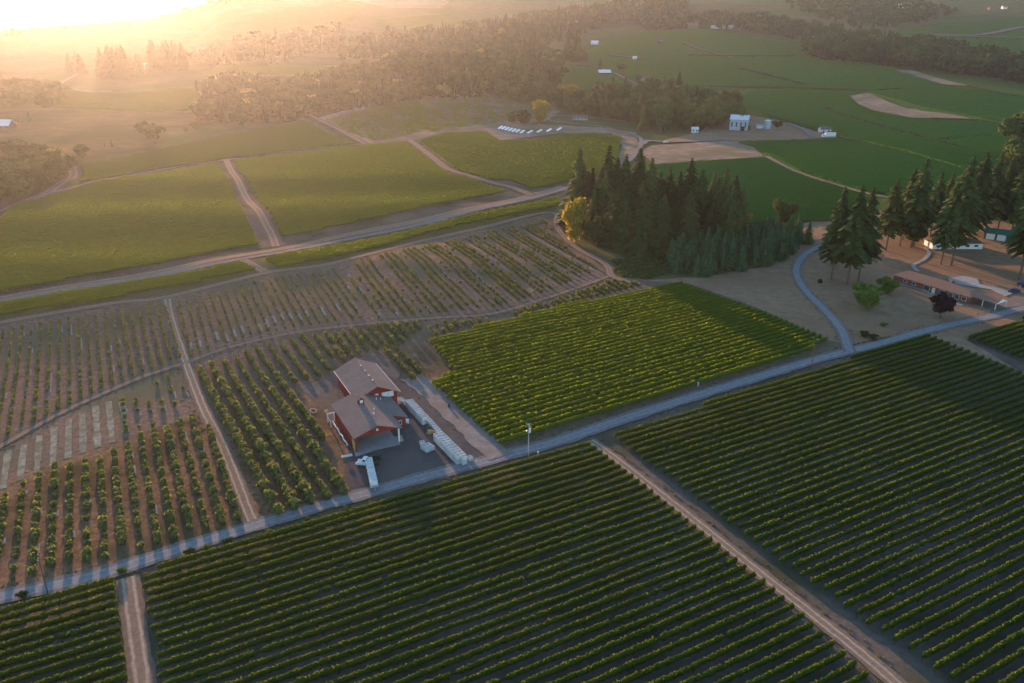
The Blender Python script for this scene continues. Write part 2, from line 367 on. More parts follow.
# soil and grass fields (photo-pixel outlines)
FG = [(-60, 613), (110, 572), (300, 522), (480, 470), (640, 416), (850, 352), (1100, 288), (1100, 760), (-60, 760)]
sheet('vineyard_soil', FG, M['vinesoil'], 1, soft=0)
sheet('orchard_soil', [(-60, 330), (165, 298), (262, 276), (340, 262), (417, 242), (491, 226), (552, 213), (560, 230), (612, 276), (690, 284), (560, 309), (428, 342), (432, 400), (500, 464), (400, 492), (250, 530), (100, 571), (-60, 608)], M['redsoil'], 1, soft=0)
sheet('lower_orchard_soil', [(-60, 520), (0, 478), (60, 462), (120, 440), (165, 425), (210, 415), (232, 430), (300, 440), (330, 455), (350, 500), (250, 530), (100, 571), (-60, 608)], M['suntintsoil'], 1.6, soft=1.2)  # sunlit part of the orchard floor, its light painted as oranger soil
sheet('middle_field_soil', [(420, 340), (560, 305), (680, 281), (760, 306), (850, 345), (835, 356), (740, 384), (640, 412), (500, 456), (455, 412), (428, 384)], M['midsoil'], 2)
sheet('yard_grass', [(640, 281), (690, 278), (760, 268), (800, 250), (800, 225), (830, 215), (1100, 195), (1100, 285), (1024, 306), (930, 328), (850, 345), (829, 341), (760, 309), (690, 284)], M['tan'], 2.6)
sheet('dirt_verge', [(600, 414), (500, 447), (470, 418), (428, 384), (400, 352), (425, 345), (452, 372), (500, 460), (640, 419), (740, 389), (836, 358), (850, 346), (828, 345), (700, 384)], M['gravel'] if False else M['bare'], 3) if False else None
sheet('bare_corner', [(392, 352), (427, 343), (455, 372), (432, 384), (452, 404), (500, 448), (480, 452), (425, 392), (404, 372)], M['suntintsoil'], 3, soft=1.2)
sheet('dry_yard_edge', [(295, 386), (330, 378), (330, 410), (346, 440), (358, 470), (350, 500), (340, 498), (318, 430)], M['suntintsoil'], 3, soft=1.2)
sheet('grass_corner', [(845, 352), (930, 330), (1030, 304), (1100, 285), (1100, 300), (1024, 321), (966, 340), (1020, 372), (1100, 402), (1016, 370), (930, 337), (855, 358)], M['tan'], 3)
# far fields
sheet('left_field', [(0, 300), (-60, 310), (-60, 190), (25, 200), (77, 186), (72, 167), (150, 150), (225, 133), (305, 118), (350, 143), (405, 140), (440, 132), (500, 126), (622, 131), (622, 170), (560, 197), (470, 208), (340, 238), (262, 256), (165, 275)], M['vinesoil'], 1, grid=9)
sheet('sparse_field', [(318, 118), (390, 99), (440, 92), (500, 92), (545, 100), (560, 112), (545, 122), (500, 128), (430, 139), (372, 145), (340, 130)], M['bare'], 2)
sheet('bare_bed', [(480, 130), (500, 125), (545, 125), (600, 128), (636, 133), (640, 150), (622, 170), (616, 164), (622, 146), (612, 134), (560, 134), (500, 141), (486, 134)], M['bare'], 2.8)
sheet('bare_field', [(641, 153), (652, 146), (690, 143.5), (733, 141), (752, 148), (768, 157.5), (700, 161), (655, 165)], M['bare'], 3, soft=2)
sheet('winery_yard', [(655, 143), (700, 132), (728, 112), (757, 117), (790, 123), (818, 131), (838, 138), (805, 140), (735, 142)], M['tan'], 2)
sheet('hill_field', [(640, 165), (655, 163), (766, 157), (735, 141), (810, 139), (790, 122), (745, 110), (735, 100), (600, 100), (540, 75), (560, 60), (600, 38), (700, 28), (820, 44), (900, 62), (1060, 92), (1060, 215), (800, 222), (640, 220)], M['turf'], 1.4, grid=20)
sheet('bare_patch', [(851, 97), (865, 94), (878, 99), (895, 104), (908, 109), (917, 110), (925, 112), (950, 116), (981, 121), (950, 119), (931, 119), (910, 119), (888, 114), (873, 111), (858, 105)], M['bare'], 4, soft=5)
sheet('bare_strip', [(893, 70), (915, 72), (940, 79), (967, 87), (945, 86), (915, 78)], M['bare'], 4, soft=5)
sheet('grass_slope', [(590, 20), (640, 13), (665, 6), (720, 2), (765, 7), (742, 14), (690, 15), (640, 26), (600, 30)], M['meadow'], 2)
sheet('dry_meadow', [(-60, 118), (0, 112), (55, 110), (150, 113), (212, 112), (222, 122), (165, 130), (150, 150), (110, 156), (60, 166), (20, 150), (-60, 150)], M['meadow'], 2, grid=20)
sheet('far_slope', [(-60, 60), (0, 55), (45, 52), (75, 58), (60, 72), (20, 82), (-60, 84)], M['meadow'], 2, grid=40)
sheet('knoll_grass', [(12, 83), (45, 76), (80, 73), (58, 82), (40, 90), (16, 91)], M['turf'], 3, grid=20)
sheet('far_meadow', [(875, 35), (930, 25), (1060, 15), (1060, 75), (1000, 62), (930, 45)], M['turf'], 1, grid=40)
sheet('pale_slope', [(370, 18), (450, 8), (460, 18), (440, 30), (400, 28)], M['turf'], 1, grid=60)
sheet('pale_field', [(350, 0), (420, -4), (450, 2), (440, 9), (390, 9)], M['tan'], 2, grid=60)

# roads and tracks
RA = [(-60, 613), (0, 598), (48, 587.5), (100, 575), (200, 543.5), (300, 512.5), (380, 490), (430, 476), (480, 463), (520, 452), (560, 441), (640, 414), (740, 383), (820, 359), (880, 344), (930, 330), (1000, 314.5), (1060, 298)]
ribbon('road', RA, 4.9, M['road'], 5, 'blue grey gravel road crossing the valley floor')
ribbon('track', [(128, 578), (134.8, 628), (142.6, 683), (153, 760)], 4.2, M['track'], 4)
ribbon('track', [(590, 441), (610, 455), (660, 494), (693, 520), (760, 574), (840, 637), (895, 683), (985, 760)], 3.4, M['track'], 4)
ribbon('track', [(167, 298), (172, 322), (186, 363), (204.5, 411), (223, 447), (251, 519), (256, 528)], 3.6, M['track'], 4)
ribbon('track', [(-30, 465), (0, 447), (56, 416), (94, 398), (140.5, 378), (186, 363), (218.5, 351), (253.7, 341.5), (300.5, 332), (358.5, 325), (440.5, 318), (494, 313.7), (547.7, 298), (609, 276.5)], 2.4, M['track2'], 4)
ribbon('track', [(-60, 335), (0, 323), (47, 314.6), (117, 303), (168.6, 297), (262.6, 274), (340, 262), (417.4, 242.6), (491.5, 226), (540, 214), (556, 215), (557, 228), (575.7, 247.6), (605, 264), (612.7, 277), (640, 284)], 4.2, M['track2'], 4)
ribbon('track', [(243, 260), (256, 267), (270, 274)], 5.5, M['track2'], 3)
ribbon('dirt_shoulder', [(-60, 312), (0, 299), (77, 285.5), (168, 270.5), (245.8, 255), (340, 237), (441, 216), (518.5, 199), (563, 187)], 7.5, M['track2'], 3)
ribbon('road', [(-60, 314), (0, 302), (77.4, 289), (168, 274), (245.8, 258.7), (340, 241.5), (441, 220), (518.5, 202), (563, 190), (600, 178), (627, 163), (636, 154), (641, 145), (637, 137), (612, 130), (599, 127.5), (560, 123), (548, 120.5), (556, 117), (580, 117), (602, 120), (625, 122)], 3.8, M['road2'], 5, 'narrow paved road climbing past the upper fields')
ribbon('road', [(641, 145), (648, 141.5), (670, 142.7), (731, 140.5)], 8, M['road2'], 5)
ribbon('drive', [(787, 124), (800, 129), (808, 134), (812, 138), (830, 138.5)], 5, M['road2'], 5)
ribbon('drive', [(850, 353), (846, 343), (841, 330), (825, 311), (808, 294), (800, 283), (796, 272), (799, 262), (808, 253), (822, 246)], 4.0, M['road'], 6, 'curving gravel drive up to the fir trees')
ribbon('track', [(225.6, 160), (240, 185), (262, 217), (272, 236), (276, 247)], 6, M['track2'], 4)
ribbon('track', [(409, 140), (430, 156), (451, 171), (488, 182), (512, 188), (532, 196)], 7, M['track2'], 4)
ribbon('track', [(-20, 222), (12, 207), (40, 196), (77, 187), (138, 175), (219, 161.6), (340, 147), (407, 140.5), (450, 132), (490, 128.5)], 4, M['track2'], 4)
ribbon('track', [(308, 115), (322, 122), (340, 131), (366, 145)], 6, M['track2'], 4)
ribbon('track', [(22, 203), (52, 190), (72, 178), (72, 166)], 9, M['track2'], 3)
ribbon('track', [(112, 92), (95, 93), (78, 91), (60, 86), (72, 78), (82, 73)], 8, M['track2'], 4)
ribbon('track', [(766, 157), (798, 173), (859, 192), (900, 200)], 4.5, M['track2'], 4)
ribbon('track', [(684, 44), (700, 50), (733, 59)], 6, M['track2'], 4)
ribbon('track', [(560, 64), (590, 67), (612, 73), (630, 82), (641, 88)], 7, M['track2'], 4)
ribbon('track', [(610, 56), (628, 58), (642, 60)], 8, M['track2'], 4)
ribbon('track', [(1060, 24), (1024, 28), (978, 36), (925, 35)], 22, M['track2'], 4)
ribbon('track', [(920, 36), (980, 38), (1060, 40)], 10, M['track2'], 4)
for i, L_ in enumerate([[(684, 87), (740, 88), (809, 89), (862, 91.5), (906, 89)], [(690, 56), (740, 57), (795, 57)], [(740, 69), (775, 78), (809, 86)],
           [(826, 109.5), (878.7, 126), (934, 141), (970, 150)], [(784, 122), (853.7, 141), (892, 150)], [(967, 87), (1024, 98.5)], [(931, 119), (981, 121), (1010, 128)], [(934, 141), (990, 136)]]):
    ribbon('field_edge', L_, 6.0 if i < 3 or i == 5 else 5.0, M['darkline'], 4)
sheet('gravel_yard', [(300, 386), (326, 379), (352, 362), (374, 358), (400, 372), (396, 395), (350, 402), (336, 432), (326, 420), (312, 400)], M['yardgravel'], 3.8, soft=.8, grid=3)
sheet('yard', [(372, 372), (400, 380), (432, 390), (470, 425), (500, 455), (482, 462), (352, 502), (346, 470), (352, 455), (338, 432), (336, 408), (350, 396)], M['yard'], 4, soft=.5, grid=3)
ribbon('gravel_lane', [(412, 378), (430, 392), (452, 412), (478, 437), (500, 458)], 6.5, M['gravel'], 6)
sheet('barn_apron', [(354, 451), (402, 436), (404, 442), (356, 458)], M['concrete'], 6, soft=0)

# ------------------------------------------------------------------ vine rows
def clip_rows(poly, ang, spacing, jitter=0.0, off=0.0):
    P = np.array(poly); c, s = math.cos(R(ang)), math.sin(R(ang))
    Ux = P[:, 0] * c + P[:, 1] * s; Vx = -P[:, 0] * s + P[:, 1] * c
    res = []; v = math.ceil(Vx.min() / spacing) * spacing + off
    while v < Vx.max():
        xs = []
        for i in range(len(P)):
            j = (i + 1) % len(P)
            if (Vx[i] > v) != (Vx[j] > v): xs.append(Ux[i] + (v - Vx[i]) / (Vx[j] - Vx[i]) * (Ux[j] - Ux[i]))
        xs.sort()
        for k in range(0, len(xs) - 1, 2):
            if xs[k + 1] - xs[k] > 4:
                j1 = rnd.uniform(-jitter, jitter)
                res.append(((xs[k] + j1) * c - v * s, (xs[k] + j1) * s + v * c, xs[k + 1] * c - v * s, xs[k + 1] * s + v * c))
        v += spacing
    return res
def leaf_quads(C, size, r=rng, nrm=None):
    n = len(C); a = r.standard_normal((n, 3))
    N_ = r.standard_normal((n, 3)) if nrm is None else nrm + .45 * r.standard_normal((n, 3))
    a = np.cross(N_, a); a /= np.linalg.norm(a, axis=1)[:, None] + 1e-9
    b = np.cross(a, N_); b /= np.linalg.norm(b, axis=1)[:, None]
    s = np.asarray(size).reshape(-1, 1) if np.ndim(size) else np.full((n, 1), size)
    s = s * (0.7 + 0.6 * r.random((n, 1)))
    V = np.stack([C - a * s - b * s * .6, C + a * s - b * s * .6, C + a * s + b * s * .6, C - a * s + b * s * .6], 1).reshape(-1, 3)
    return V, np.arange(4 * n).reshape(-1, 4)
def row_geo(x0, y0, x1, y1, seg, w, zb, zt, K, leaves, lsize, gaps=0.0, posts=False):
    """one hedge-like row as vertex and quad arrays (world coordinates)"""
    L = math.hypot(x1 - x0, y1 - y0); n = max(3, int(L / seg) + 1)
    t = np.linspace(0, 1, n); wob = np.cumsum(rng.standard_normal(n)) * 0.02; wob -= np.linspace(wob[0], wob[-1], n)
    dx, dy = (x1 - x0) / L, (y1 - y0) / L; nx, ny = -dy, dx
    cx = x0 + (x1 - x0) * t + nx * wob; cy = y0 + (y1 - y0) * t + ny * wob; cz = hgt(cx, cy)
    th = np.linspace(0, 2 * np.pi, K, endpoint=False) + (np.pi / 2 if K == 3 else 0.4)
    lump = 1 + 0.12 * np.sin(np.arange(n) * seg * 2.9 + rng.random() * 6) * rng.random(n) + 0.09 * rng.standard_normal(n)
    lump *= 1 + .10 * np.interp(np.arange(n) * seg, np.arange(0, L + 14, 7), rng.standard_normal(len(np.arange(0, L + 14, 7))))
    if posts: lump = np.where(np.repeat(rng.random(n // 4 + 1) < .012, 4)[:n], .35, lump)
    lump = np.clip(lump, 0.35, 1.6); lump[0] *= .55; lump[-1] *= .55
    if gaps: lump = np.where(rng.random(n) < gaps, lump * .3, lump)
    rr = np.clip(1 + 0.16 * rng.standard_normal((n, K)), .6, 1.5) * lump[:, None]
    hw, hh, zc = w / 2, (zt - zb) / 2, (zt + zb) / 2
    lat = np.cos(th)[None, :] * hw * rr; up = np.sin(th)[None, :] * hh * np.where(np.sin(th)[None, :] > 0, rr, np.minimum(rr, 1.05))
    if not posts and y0 > 300 and seg > 1.5:
        near = np.zeros(n, bool)
        for Cl, hwid in CUTS:
            if Cl[:, 1].max() < min(y0, y1) - 20 or Cl[:, 1].min() > max(y0, y1) + 20: continue
            near |= (np.hypot(cx[:, None] - Cl[None, :, 0], cy[:, None] - Cl[None, :, 1]).min(1) < hwid)
        cz = np.where(near, cz - 4, cz)
    V = np.stack([cx[:, None] + nx * lat, cy[:, None] + ny * lat, cz[:, None] + zc + up], -1).reshape(-1, 3)
    i, k = np.meshgrid(np.arange(n - 1), np.arange(K), indexing='ij'); k2 = (k + 1) % K
    Q = np.column_stack([(i * K + k).ravel(), (i * K + k2).ravel(), ((i + 1) * K + k2).ravel(), ((i + 1) * K + k).ravel()])
    mi = np.zeros(len(Q), int)
    if leaves:
        m = int(L * leaves); s = rng.random(m) * (n - 1); i0 = s.astype(int); f = s - i0
        a = rng.random(m) * 2 * np.pi; lp = lump[i0] * (0.85 + .35 * rng.random(m))
        X = cx[i0] * (1 - f) + cx[np.minimum(i0 + 1, n - 1)] * f; Y = cy[i0] * (1 - f) + cy[np.minimum(i0 + 1, n - 1)] * f
        Z = cz[i0] + zc + np.sin(a) * hh * lp * 1.05; la = np.cos(a) * hw * lp * 1.1
        LV, LQ = leaf_quads(np.column_stack([X + nx * la, Y + ny * la, Z]), lsize)
        Q = np.concatenate([Q, LQ + len(V)]); V = np.concatenate([V, LV]); mi = np.concatenate([mi, np.zeros(len(LQ), int)])
    if posts:
        m = max(2, int(L / 6)); pt = np.linspace(0.003, 0.997, m); PX = x0 + (x1 - x0) * pt; PY = y0 + (y1 - y0) * pt; PZ = hgt(PX, PY)
        b = .05; base = np.array([(-b, -b), (b, -b), (b, b), (-b, b)])
        PV = np.concatenate([np.stack([PX[:, None] + base[:, 0], PY[:, None] + base[:, 1], np.repeat(PZ[:, None] + zz, 4, 1)], -1) for zz in (-.1, 1.2)], 1)
        q0 = np.array([(0, 1, 5, 4), (1, 2, 6, 5), (2, 3, 7, 6), (3, 0, 4, 7)]); PQ = (np.arange(m)[:, None, None] * 8 + q0).reshape(-1, 4)
        Q = np.concatenate([Q, PQ + len(V)]); V = np.concatenate([V, PV.reshape(-1, 3)]); mi = np.concatenate([mi, np.ones(len(PQ), int)])
    return V, Q, mi

BLOCKS = [  # outline px, angle, spacing, label bits, group, params(seg,w,zb,zt,K,leaves,lsize,posts), material
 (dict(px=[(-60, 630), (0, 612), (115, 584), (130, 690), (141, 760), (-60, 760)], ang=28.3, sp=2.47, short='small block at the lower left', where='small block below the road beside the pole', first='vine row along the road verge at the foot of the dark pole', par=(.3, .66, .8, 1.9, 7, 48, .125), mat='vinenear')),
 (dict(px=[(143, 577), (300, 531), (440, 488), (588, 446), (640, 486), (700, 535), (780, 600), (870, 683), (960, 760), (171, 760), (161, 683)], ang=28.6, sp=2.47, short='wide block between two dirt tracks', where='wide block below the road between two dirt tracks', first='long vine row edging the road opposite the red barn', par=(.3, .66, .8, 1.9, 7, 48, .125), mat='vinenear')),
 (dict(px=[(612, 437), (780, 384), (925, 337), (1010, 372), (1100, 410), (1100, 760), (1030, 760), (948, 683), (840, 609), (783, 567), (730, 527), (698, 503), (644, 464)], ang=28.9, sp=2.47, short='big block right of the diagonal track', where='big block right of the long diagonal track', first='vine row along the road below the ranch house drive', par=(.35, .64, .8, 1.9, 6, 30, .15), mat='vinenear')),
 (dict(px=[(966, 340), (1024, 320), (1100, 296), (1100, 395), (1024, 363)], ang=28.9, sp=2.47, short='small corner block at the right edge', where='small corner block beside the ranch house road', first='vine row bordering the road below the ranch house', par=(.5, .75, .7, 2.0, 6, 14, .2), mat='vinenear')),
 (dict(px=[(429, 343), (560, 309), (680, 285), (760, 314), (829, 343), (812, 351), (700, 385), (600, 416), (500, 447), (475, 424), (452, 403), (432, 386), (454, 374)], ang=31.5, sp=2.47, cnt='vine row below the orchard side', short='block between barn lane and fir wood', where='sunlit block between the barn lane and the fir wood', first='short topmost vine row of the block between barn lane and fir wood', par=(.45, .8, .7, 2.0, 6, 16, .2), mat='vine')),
 (dict(px=[(-40, 316), (0, 307), (80, 293.5), (168, 279), (240, 264), (258, 272), (240, 274), (165, 290), (100, 302), (0, 318), (-40, 324)], ang=30, sp=2.47, cnt='vine row below the paved road', short='thin western strip', where='thin strip between paved road and dirt track', par=(.7, .95, .6, 2.0, 5, 9, .2), mat='vine', group='vine rows of the western strip')),
 (dict(px=[(264, 261), (340, 247), (440, 225), (520, 208), (557, 198), (560, 206), (490, 221), (417, 237), (340, 257), (278, 271)], ang=30, sp=2.47, cnt='vine row below the paved road', short='thin eastern strip by the fir wood', where='thin strip running up to the fir wood', par=(.7, .95, .6, 2.0, 5, 9, .2), mat='vine', group='vine rows of the eastern strip')),
]
FARBLOCKS = [
 (dict(px=[(-60, 305), (-60, 230), (0, 222), (14, 208), (80, 189.5), (138, 177.5), (218, 164), (260, 246), (220, 252), (165, 264), (80, 279), (0, 294)], ang=30, sp=2.47, where='gold lit field above the paved road, west side', par=(1.0, 1.0, .6, 2.0, 5, 7, .2), mat='vine')),
 (dict(px=[(234, 162), (340, 149), (404, 143), (428, 160), (448, 175), (485, 186), (508, 193), (470, 199), (340, 227), (284, 239), (262, 205)], ang=30, sp=2.47, where='wide green field above the paved road, middle', par=(1.0, 1.0, .6, 2.0, 5, 7, .2), mat='vine')),
 (dict(px=[(75, 168), (150, 153), (225, 136), (305, 121), (340, 140), (358, 145), (232, 158), (138, 172), (80, 184)], ang=30, sp=2.6, par=(2.5, 1.5, .3, 2.0, 3, 0, 0), mat='vine')),
 (dict(px=[(322, 121), (390, 104), (420, 99), (430, 130), (400, 138), (375, 142), (350, 134)], ang=-40, sp=4.5, par=(2.5, 1.0, .3, 1.5, 3, 0, 0), mat='vine', gaps=.35)),
 (dict(px=[(390, 102), (500, 93), (545, 103), (540, 116), (500, 123), (430, 133)], ang=20, sp=6.5, par=(3, 1.2, .3, 1.5, 3, 0, 0), mat='vine', gaps=.55)),
 (dict(px=[(420, 142), (440, 135), (486, 133), (500, 142), (528, 141.5), (560, 136), (593, 134.5), (621, 138), (617, 165), (600, 175), (560, 184), (533, 190), (512, 182), (480, 179), (455, 170)], ang=30, sp=2.47, par=(1.6, 1.4, .3, 2.0, 4, 2, .25), mat='vine')),
 (dict(px=[(648, 168), (700, 163), (765, 159), (798, 175), (860, 195), (860, 222), (800, 222), (740, 225), (660, 225)], ang=12, sp=2.5, par=(2, 1.5, .3, 2.0, 4, 0, .4), mat='vinefar')),
 (dict(px=[(745, 143), (808, 141), (842, 140), (900, 152), (960, 170), (1060, 190), (1060, 235), (860, 190), (800, 172), (768, 156)], ang=12, sp=2.6, par=(2.2, 1.5, .3, 2.0, 3, 0, .4), mat='vinefar')),
 (dict(px=[(735, 98), (750, 90), (862, 93), (850, 97), (858, 107), (888, 116), (931, 121), (981, 123), (1060, 132), (1060, 185), (960, 168), (900, 150), (845, 138), (790, 122), (745, 109)], ang=8, sp=3.5, par=(4, 2.0, .3, 2.0, 3, 0, .4), mat='vinefar')),
 (dict(px=[(600, 98), (560, 82), (545, 72), (600, 45), (640, 32), (700, 29), (800, 44), (830, 58), (893, 68), (945, 86), (967, 90), (1060, 100), (1060, 130), (981, 119), (920, 107), (880, 96), (862, 90), (745, 87)], ang=4, sp=5.5, par=(5, 3.2, .2, 2.0, 3, 0, .4), mat='vinefar')),
 (dict(px=[(880, 36), (930, 26), (1060, 17), (1060, 74), (1000, 61), (930, 46)], ang=4, sp=8, par=(16, 4.6, .2, 2.0, 3, 0, .4), mat='vinefar')),
 (dict(px=[(55, 88), (110, 96), (200, 88), (208, 110), (150, 112), (55, 108)], ang=30, sp=4.0, par=(5, 2.2, .2, 2.0, 3, 0, .4), mat='vine')),
 (dict(px=[(190, 42), (240, 14), (300, 6), (370, 2), (350, 24), (300, 32), (230, 40)], ang=20, sp=10, par=(18, 6, .2, 2.0, 3, 0, .4), mat='vine')),
 (dict(px=[(215, 66), (290, 66), (340, 66), (330, 74), (250, 78), (205, 84)], ang=30, sp=5, par=(9, 3, .2, 2.0, 3, 0, .4), mat='vine')),
 (dict(px=[(375, 20), (440, 14), (470, 20), (430, 32), (395, 30)], ang=10, sp=10, par=(18, 6, .2, 2.0, 3, 0, .4), mat='vine')),
]
CUTS = [(smooth_line(c[::2], 3), h) for c, h in LINES if c[:, 1].max() > 420]
ONES = 'zeroth first second third fourth fifth sixth seventh eighth ninth tenth eleventh twelfth thirteenth fourteenth fifteenth sixteenth seventeenth eighteenth nineteenth'.split()
def ordn(n):
    if n < 20: return ONES[n]
    t, u = divmod(n, 10); tens = [0, 0, 'twent', 'thirt', 'fort', 'fift', 'sixt', 'sevent', 'eight', 'ninet']
    if n >= 100: return 'hundredth' if n == 100 else 'hundred and ' + ordn(n - 100)
    return tens[t] + ('ieth' if u == 0 else 'y-' + ONES[u])
n_ind = 0
def add_row(seg, B, label, group):
    global n_ind
    s, w, zb, zt, K, lv, ls = B['par']
    V, Q, mi = row_geo(*seg, s, w, zb, zt, K, lv, ls, posts=seg[1] < 260)
    o0 = np.array([seg[0], seg[1], hz(seg[0], seg[1])])
    o = link('vine_row', raw_mesh('vine_row', V - o0, Q, None, [M[B['mat']], M['post']], mi), None, tuple(o0))
    tag(o, label, 'vine row', group); n_ind += 1
for B in BLOCKS:
    rows = clip_rows(px_poly(B['px'], step=60), B['ang'], B['sp'], 0.5)
    rows.sort(key=lambda s: -(-s[0] * math.sin(R(B['ang'])) + s[1] * math.cos(R(B['ang']))))
    for i, seg in enumerate(rows):
        near = min(seg[1], seg[3])
        if i == 0 and B.get('first'): add_row(seg, B, B['first'], 'vine rows of the ' + B['where'])
        else: add_row(seg, B, ordn(i + 1) + ' ' + B.get('cnt', 'vine row down from the road') + ' in the ' + B.get('short', B['where']), 'vine rows of the ' + B['where'])
print('near rows', n_ind)
acc = {'vine': [], 'vinefar': []}; accn = {'vine': 0, 'vinefar': 0}
for B in FARBLOCKS:
    rows = clip_rows(px_poly(B['px'], step=30), B['ang'], B['sp'], 1.0)
    rows.sort(key=lambda s: -s[0] * math.sin(R(B['ang'])) + s[1] * math.cos(R(B['ang'])))
    for ri_, seg in enumerate(rows):
        if B.get('where') and n_ind < 300:
            add_row(seg, B, ordn(ri_ + 1) + ' low vine row up from the paved road, ' + ('western gold lit field' if 'west side' in B['where'] else 'middle green field'), 'vine rows of the ' + B['where'])
        else:
            s, w, zb, zt, K, lv, ls = B['par']
            V, Q, mi = row_geo(*seg, s, w, zb, zt, K, lv, ls, gaps=B.get('gaps', 0))
            acc[B['mat']].append((V, Q + accn[B['mat']])); accn[B['mat']] += len(V)
VV = np.concatenate([a[0] for k in ('vine', 'vinefar') for a in acc[k]])
QQ = np.concatenate([a[1] for a in acc['vine']] + [a[1] + accn['vine'] for a in acc['vinefar']])
MI = np.concatenate([np.zeros(sum(len(a[1]) for a in acc['vine']), int), np.ones(sum(len(a[1]) for a in acc['vinefar']), int)])
o = link('distant_vines', raw_mesh('distant_vines', VV, QQ, None, [M['vine'], M['vinefar']], MI))
tag(o, 'mass of distant vine rows over the upper fields', 'vineyard', kind='stuff')
print('rows', n_ind, 'far quads', len(QQ))

# ------------------------------------------------------------------ orchard bushes
def bush_geo(h, r, n, ls, seed):
    g = np.random.default_rng(seed)
    d = g.standard_normal((n, 3)); d /= np.linalg.norm(d, axis=1)[:, None]
    rad = 0.55 + 0.5 * g.random(n); lob = 1 + .25 * np.sin(3 * np.arctan2(d[:, 1], d[:, 0]) + seed) * (1 - d[:, 2] ** 2)
    C = np.column_stack([d[:, 0] * r * rad * lob, d[:, 1] * r * rad * lob, h * .56 + d[:, 2] * h * .44 * rad])
    V, Q = leaf_quads(C, ls, g, d)
    k = 6; th = np.linspace(0, 2 * np.pi, k, endpoint=False); rings = []
    for zz, rr in ((.14, .45), (.35, .72), (.62, .72), (.86, .4)): rings.append(np.column_stack([np.cos(th) * r * rr, np.sin(th) * r * rr, np.full(k, h * zz)]))
    CV = np.concatenate(rings); i, j = np.meshgrid(np.arange(3), np.arange(k), indexing='ij'); j2 = (j + 1) % k
    CQ = np.column_stack([(i * k + j).ravel(), (i * k + j2).ravel(), ((i + 1) * k + j2).ravel(), ((i + 1) * k + j).ravel()])
    b = .05; TV = np.array([(x, y, z) for z in (-.05, h * .3) for x, y in ((-b, -b), (b, -b), (b, b), (-b, b))])
    TQ = np.array([(0, 1, 5, 4), (1, 2, 6, 5), (2, 3, 7, 6), (3, 0, 4, 7)])
    Q = np.concatenate([Q, CQ + len(V), TQ + len(V) + len(CV)]); mi = np.concatenate([np.zeros(n + len(CQ), int), np.ones(4, int)])
    return np.concatenate([V, CV, TV]), Q, mi
ORCH = [  # outline, angle, spacing, step, size lo/hi, dropout
 ([(-50, 345), (0, 331), (165, 303), (183, 358), (140, 373), (94, 393), (56, 411), (0, 440), (-50, 470)], -63, 2.8, 1.15, .6, 1.05, .25, 'a'),
 ([(173, 303), (262, 281), (340, 268), (365, 318), (300, 327), (253, 336), (218, 346), (190, 357)], -65, 2.8, 1.2, .6, 1.05, .25, 'b'),
 ([(345, 267), (417, 248), (491, 232), (545, 221), (568, 250), (598, 270), (545, 293), (494, 308), (440, 313), (370, 320)], -66, 3.0, 1.5, .85, 1.4, .15, 'c'),
 ([(-50, 560), (0, 500), (40, 472), (110, 455), (150, 432), (203, 414), (244, 521), (100, 562), (0, 585), (-50, 600)], -63, 3.2, 1.4, 1.0, 1.7, .18, 'd'),
 ([(110, 400), (182, 370), (200, 408), (150, 430), (120, 440)], -63, 3.2, 2.1, .8, 1.2, .5, 'd'),
 ([(193, 371), (255, 347), (300, 337), (335, 334), (333, 368), (326, 376), (296, 384), (318, 430), (350, 494), (262, 521)], -59.5, 3.75, 1.1, 1.6, 2.35, .03, 'e'),
 ([(335, 334), (380, 326), (430, 323), (395, 350), (370, 350), (333, 368)], -62, 3.0, 1.3, 1.1, 1.6, .06, 'f'),
 ([(430, 326), (494, 318), (547, 303), (609, 282), (650, 284), (560, 306), (430, 339)], -62, 3.0, 1.3, 1.1, 1.6, .08, 'f'),
 ([(374, 352), (403, 350), (424, 378), (410, 388), (398, 376)], -60, 3.4, 1.5, 1.3, 1.8, .1, 'f'),
]
LBL = {'a': ('small round bush in the sparse plot above the curved track, west', 'bushes of the western upper plot'),
       'b': ('small bush in the reddish plot right of the orchard track', 'bushes of the reddish upper plot'),
       'c': ('low bush in the plot with blue film strips below the upper road', 'bushes of the striped upper plot'),
       'd': ('round orchard bush on sunlit soil left of the orchard track', 'orchard bushes left of the track'),
       'e': ('full green orchard bush between the orchard track and the red barn', 'orchard bushes beside the barn'),
       'f': ('low orchard bush in the belt behind the red barn', 'orchard bushes behind the barn')}
bushes = []
drive_poly = None
for (px, ang, sp, st, lo, hi, drop, key) in ORCH:
    P = px_poly(px, step=60)
    for ri, seg in enumerate(clip_rows(P, ang, sp, 0.5)):
        L = math.hypot(seg[2] - seg[0], seg[3] - seg[1]); n = int(L / st); rowdrop = drop * rnd.uniform(.4, 1.8); rs = rnd.uniform(.82, 1.1)
        if key == 'c' and ri % 4 == 1: rowdrop = .9
        for i in range(n):
            if rnd.random() < rowdrop: continue
            t = (i + .5 + rnd.uniform(-.2, .2)) / n
            bushes.append((seg[0] + (seg[2] - seg[0]) * t + rnd.uniform(-.12, .12), seg[1] + (seg[3] - seg[1]) * t, rnd.uniform(lo, hi) * rs * (float(np.interp(seg[1] + (seg[3] - seg[1]) * t, [185, 225], [1, .6])) if key == 'e' else 1), key, ri, n - i))
bushes.sort(key=lambda b: (b[0] ** 2 + b[1] ** 2 + 1e4) / (b[2] ** 2))
print('bushes', len(bushes))
near_b = [raw_mesh('orchard_bush', *bush_geo(1.25, .55, 90, .15, s)[:2], None, [M['orch'], M['bark']], bush_geo(1.25, .55, 90, .15, s)[2]) for s in range(5)]
BLAB = {}
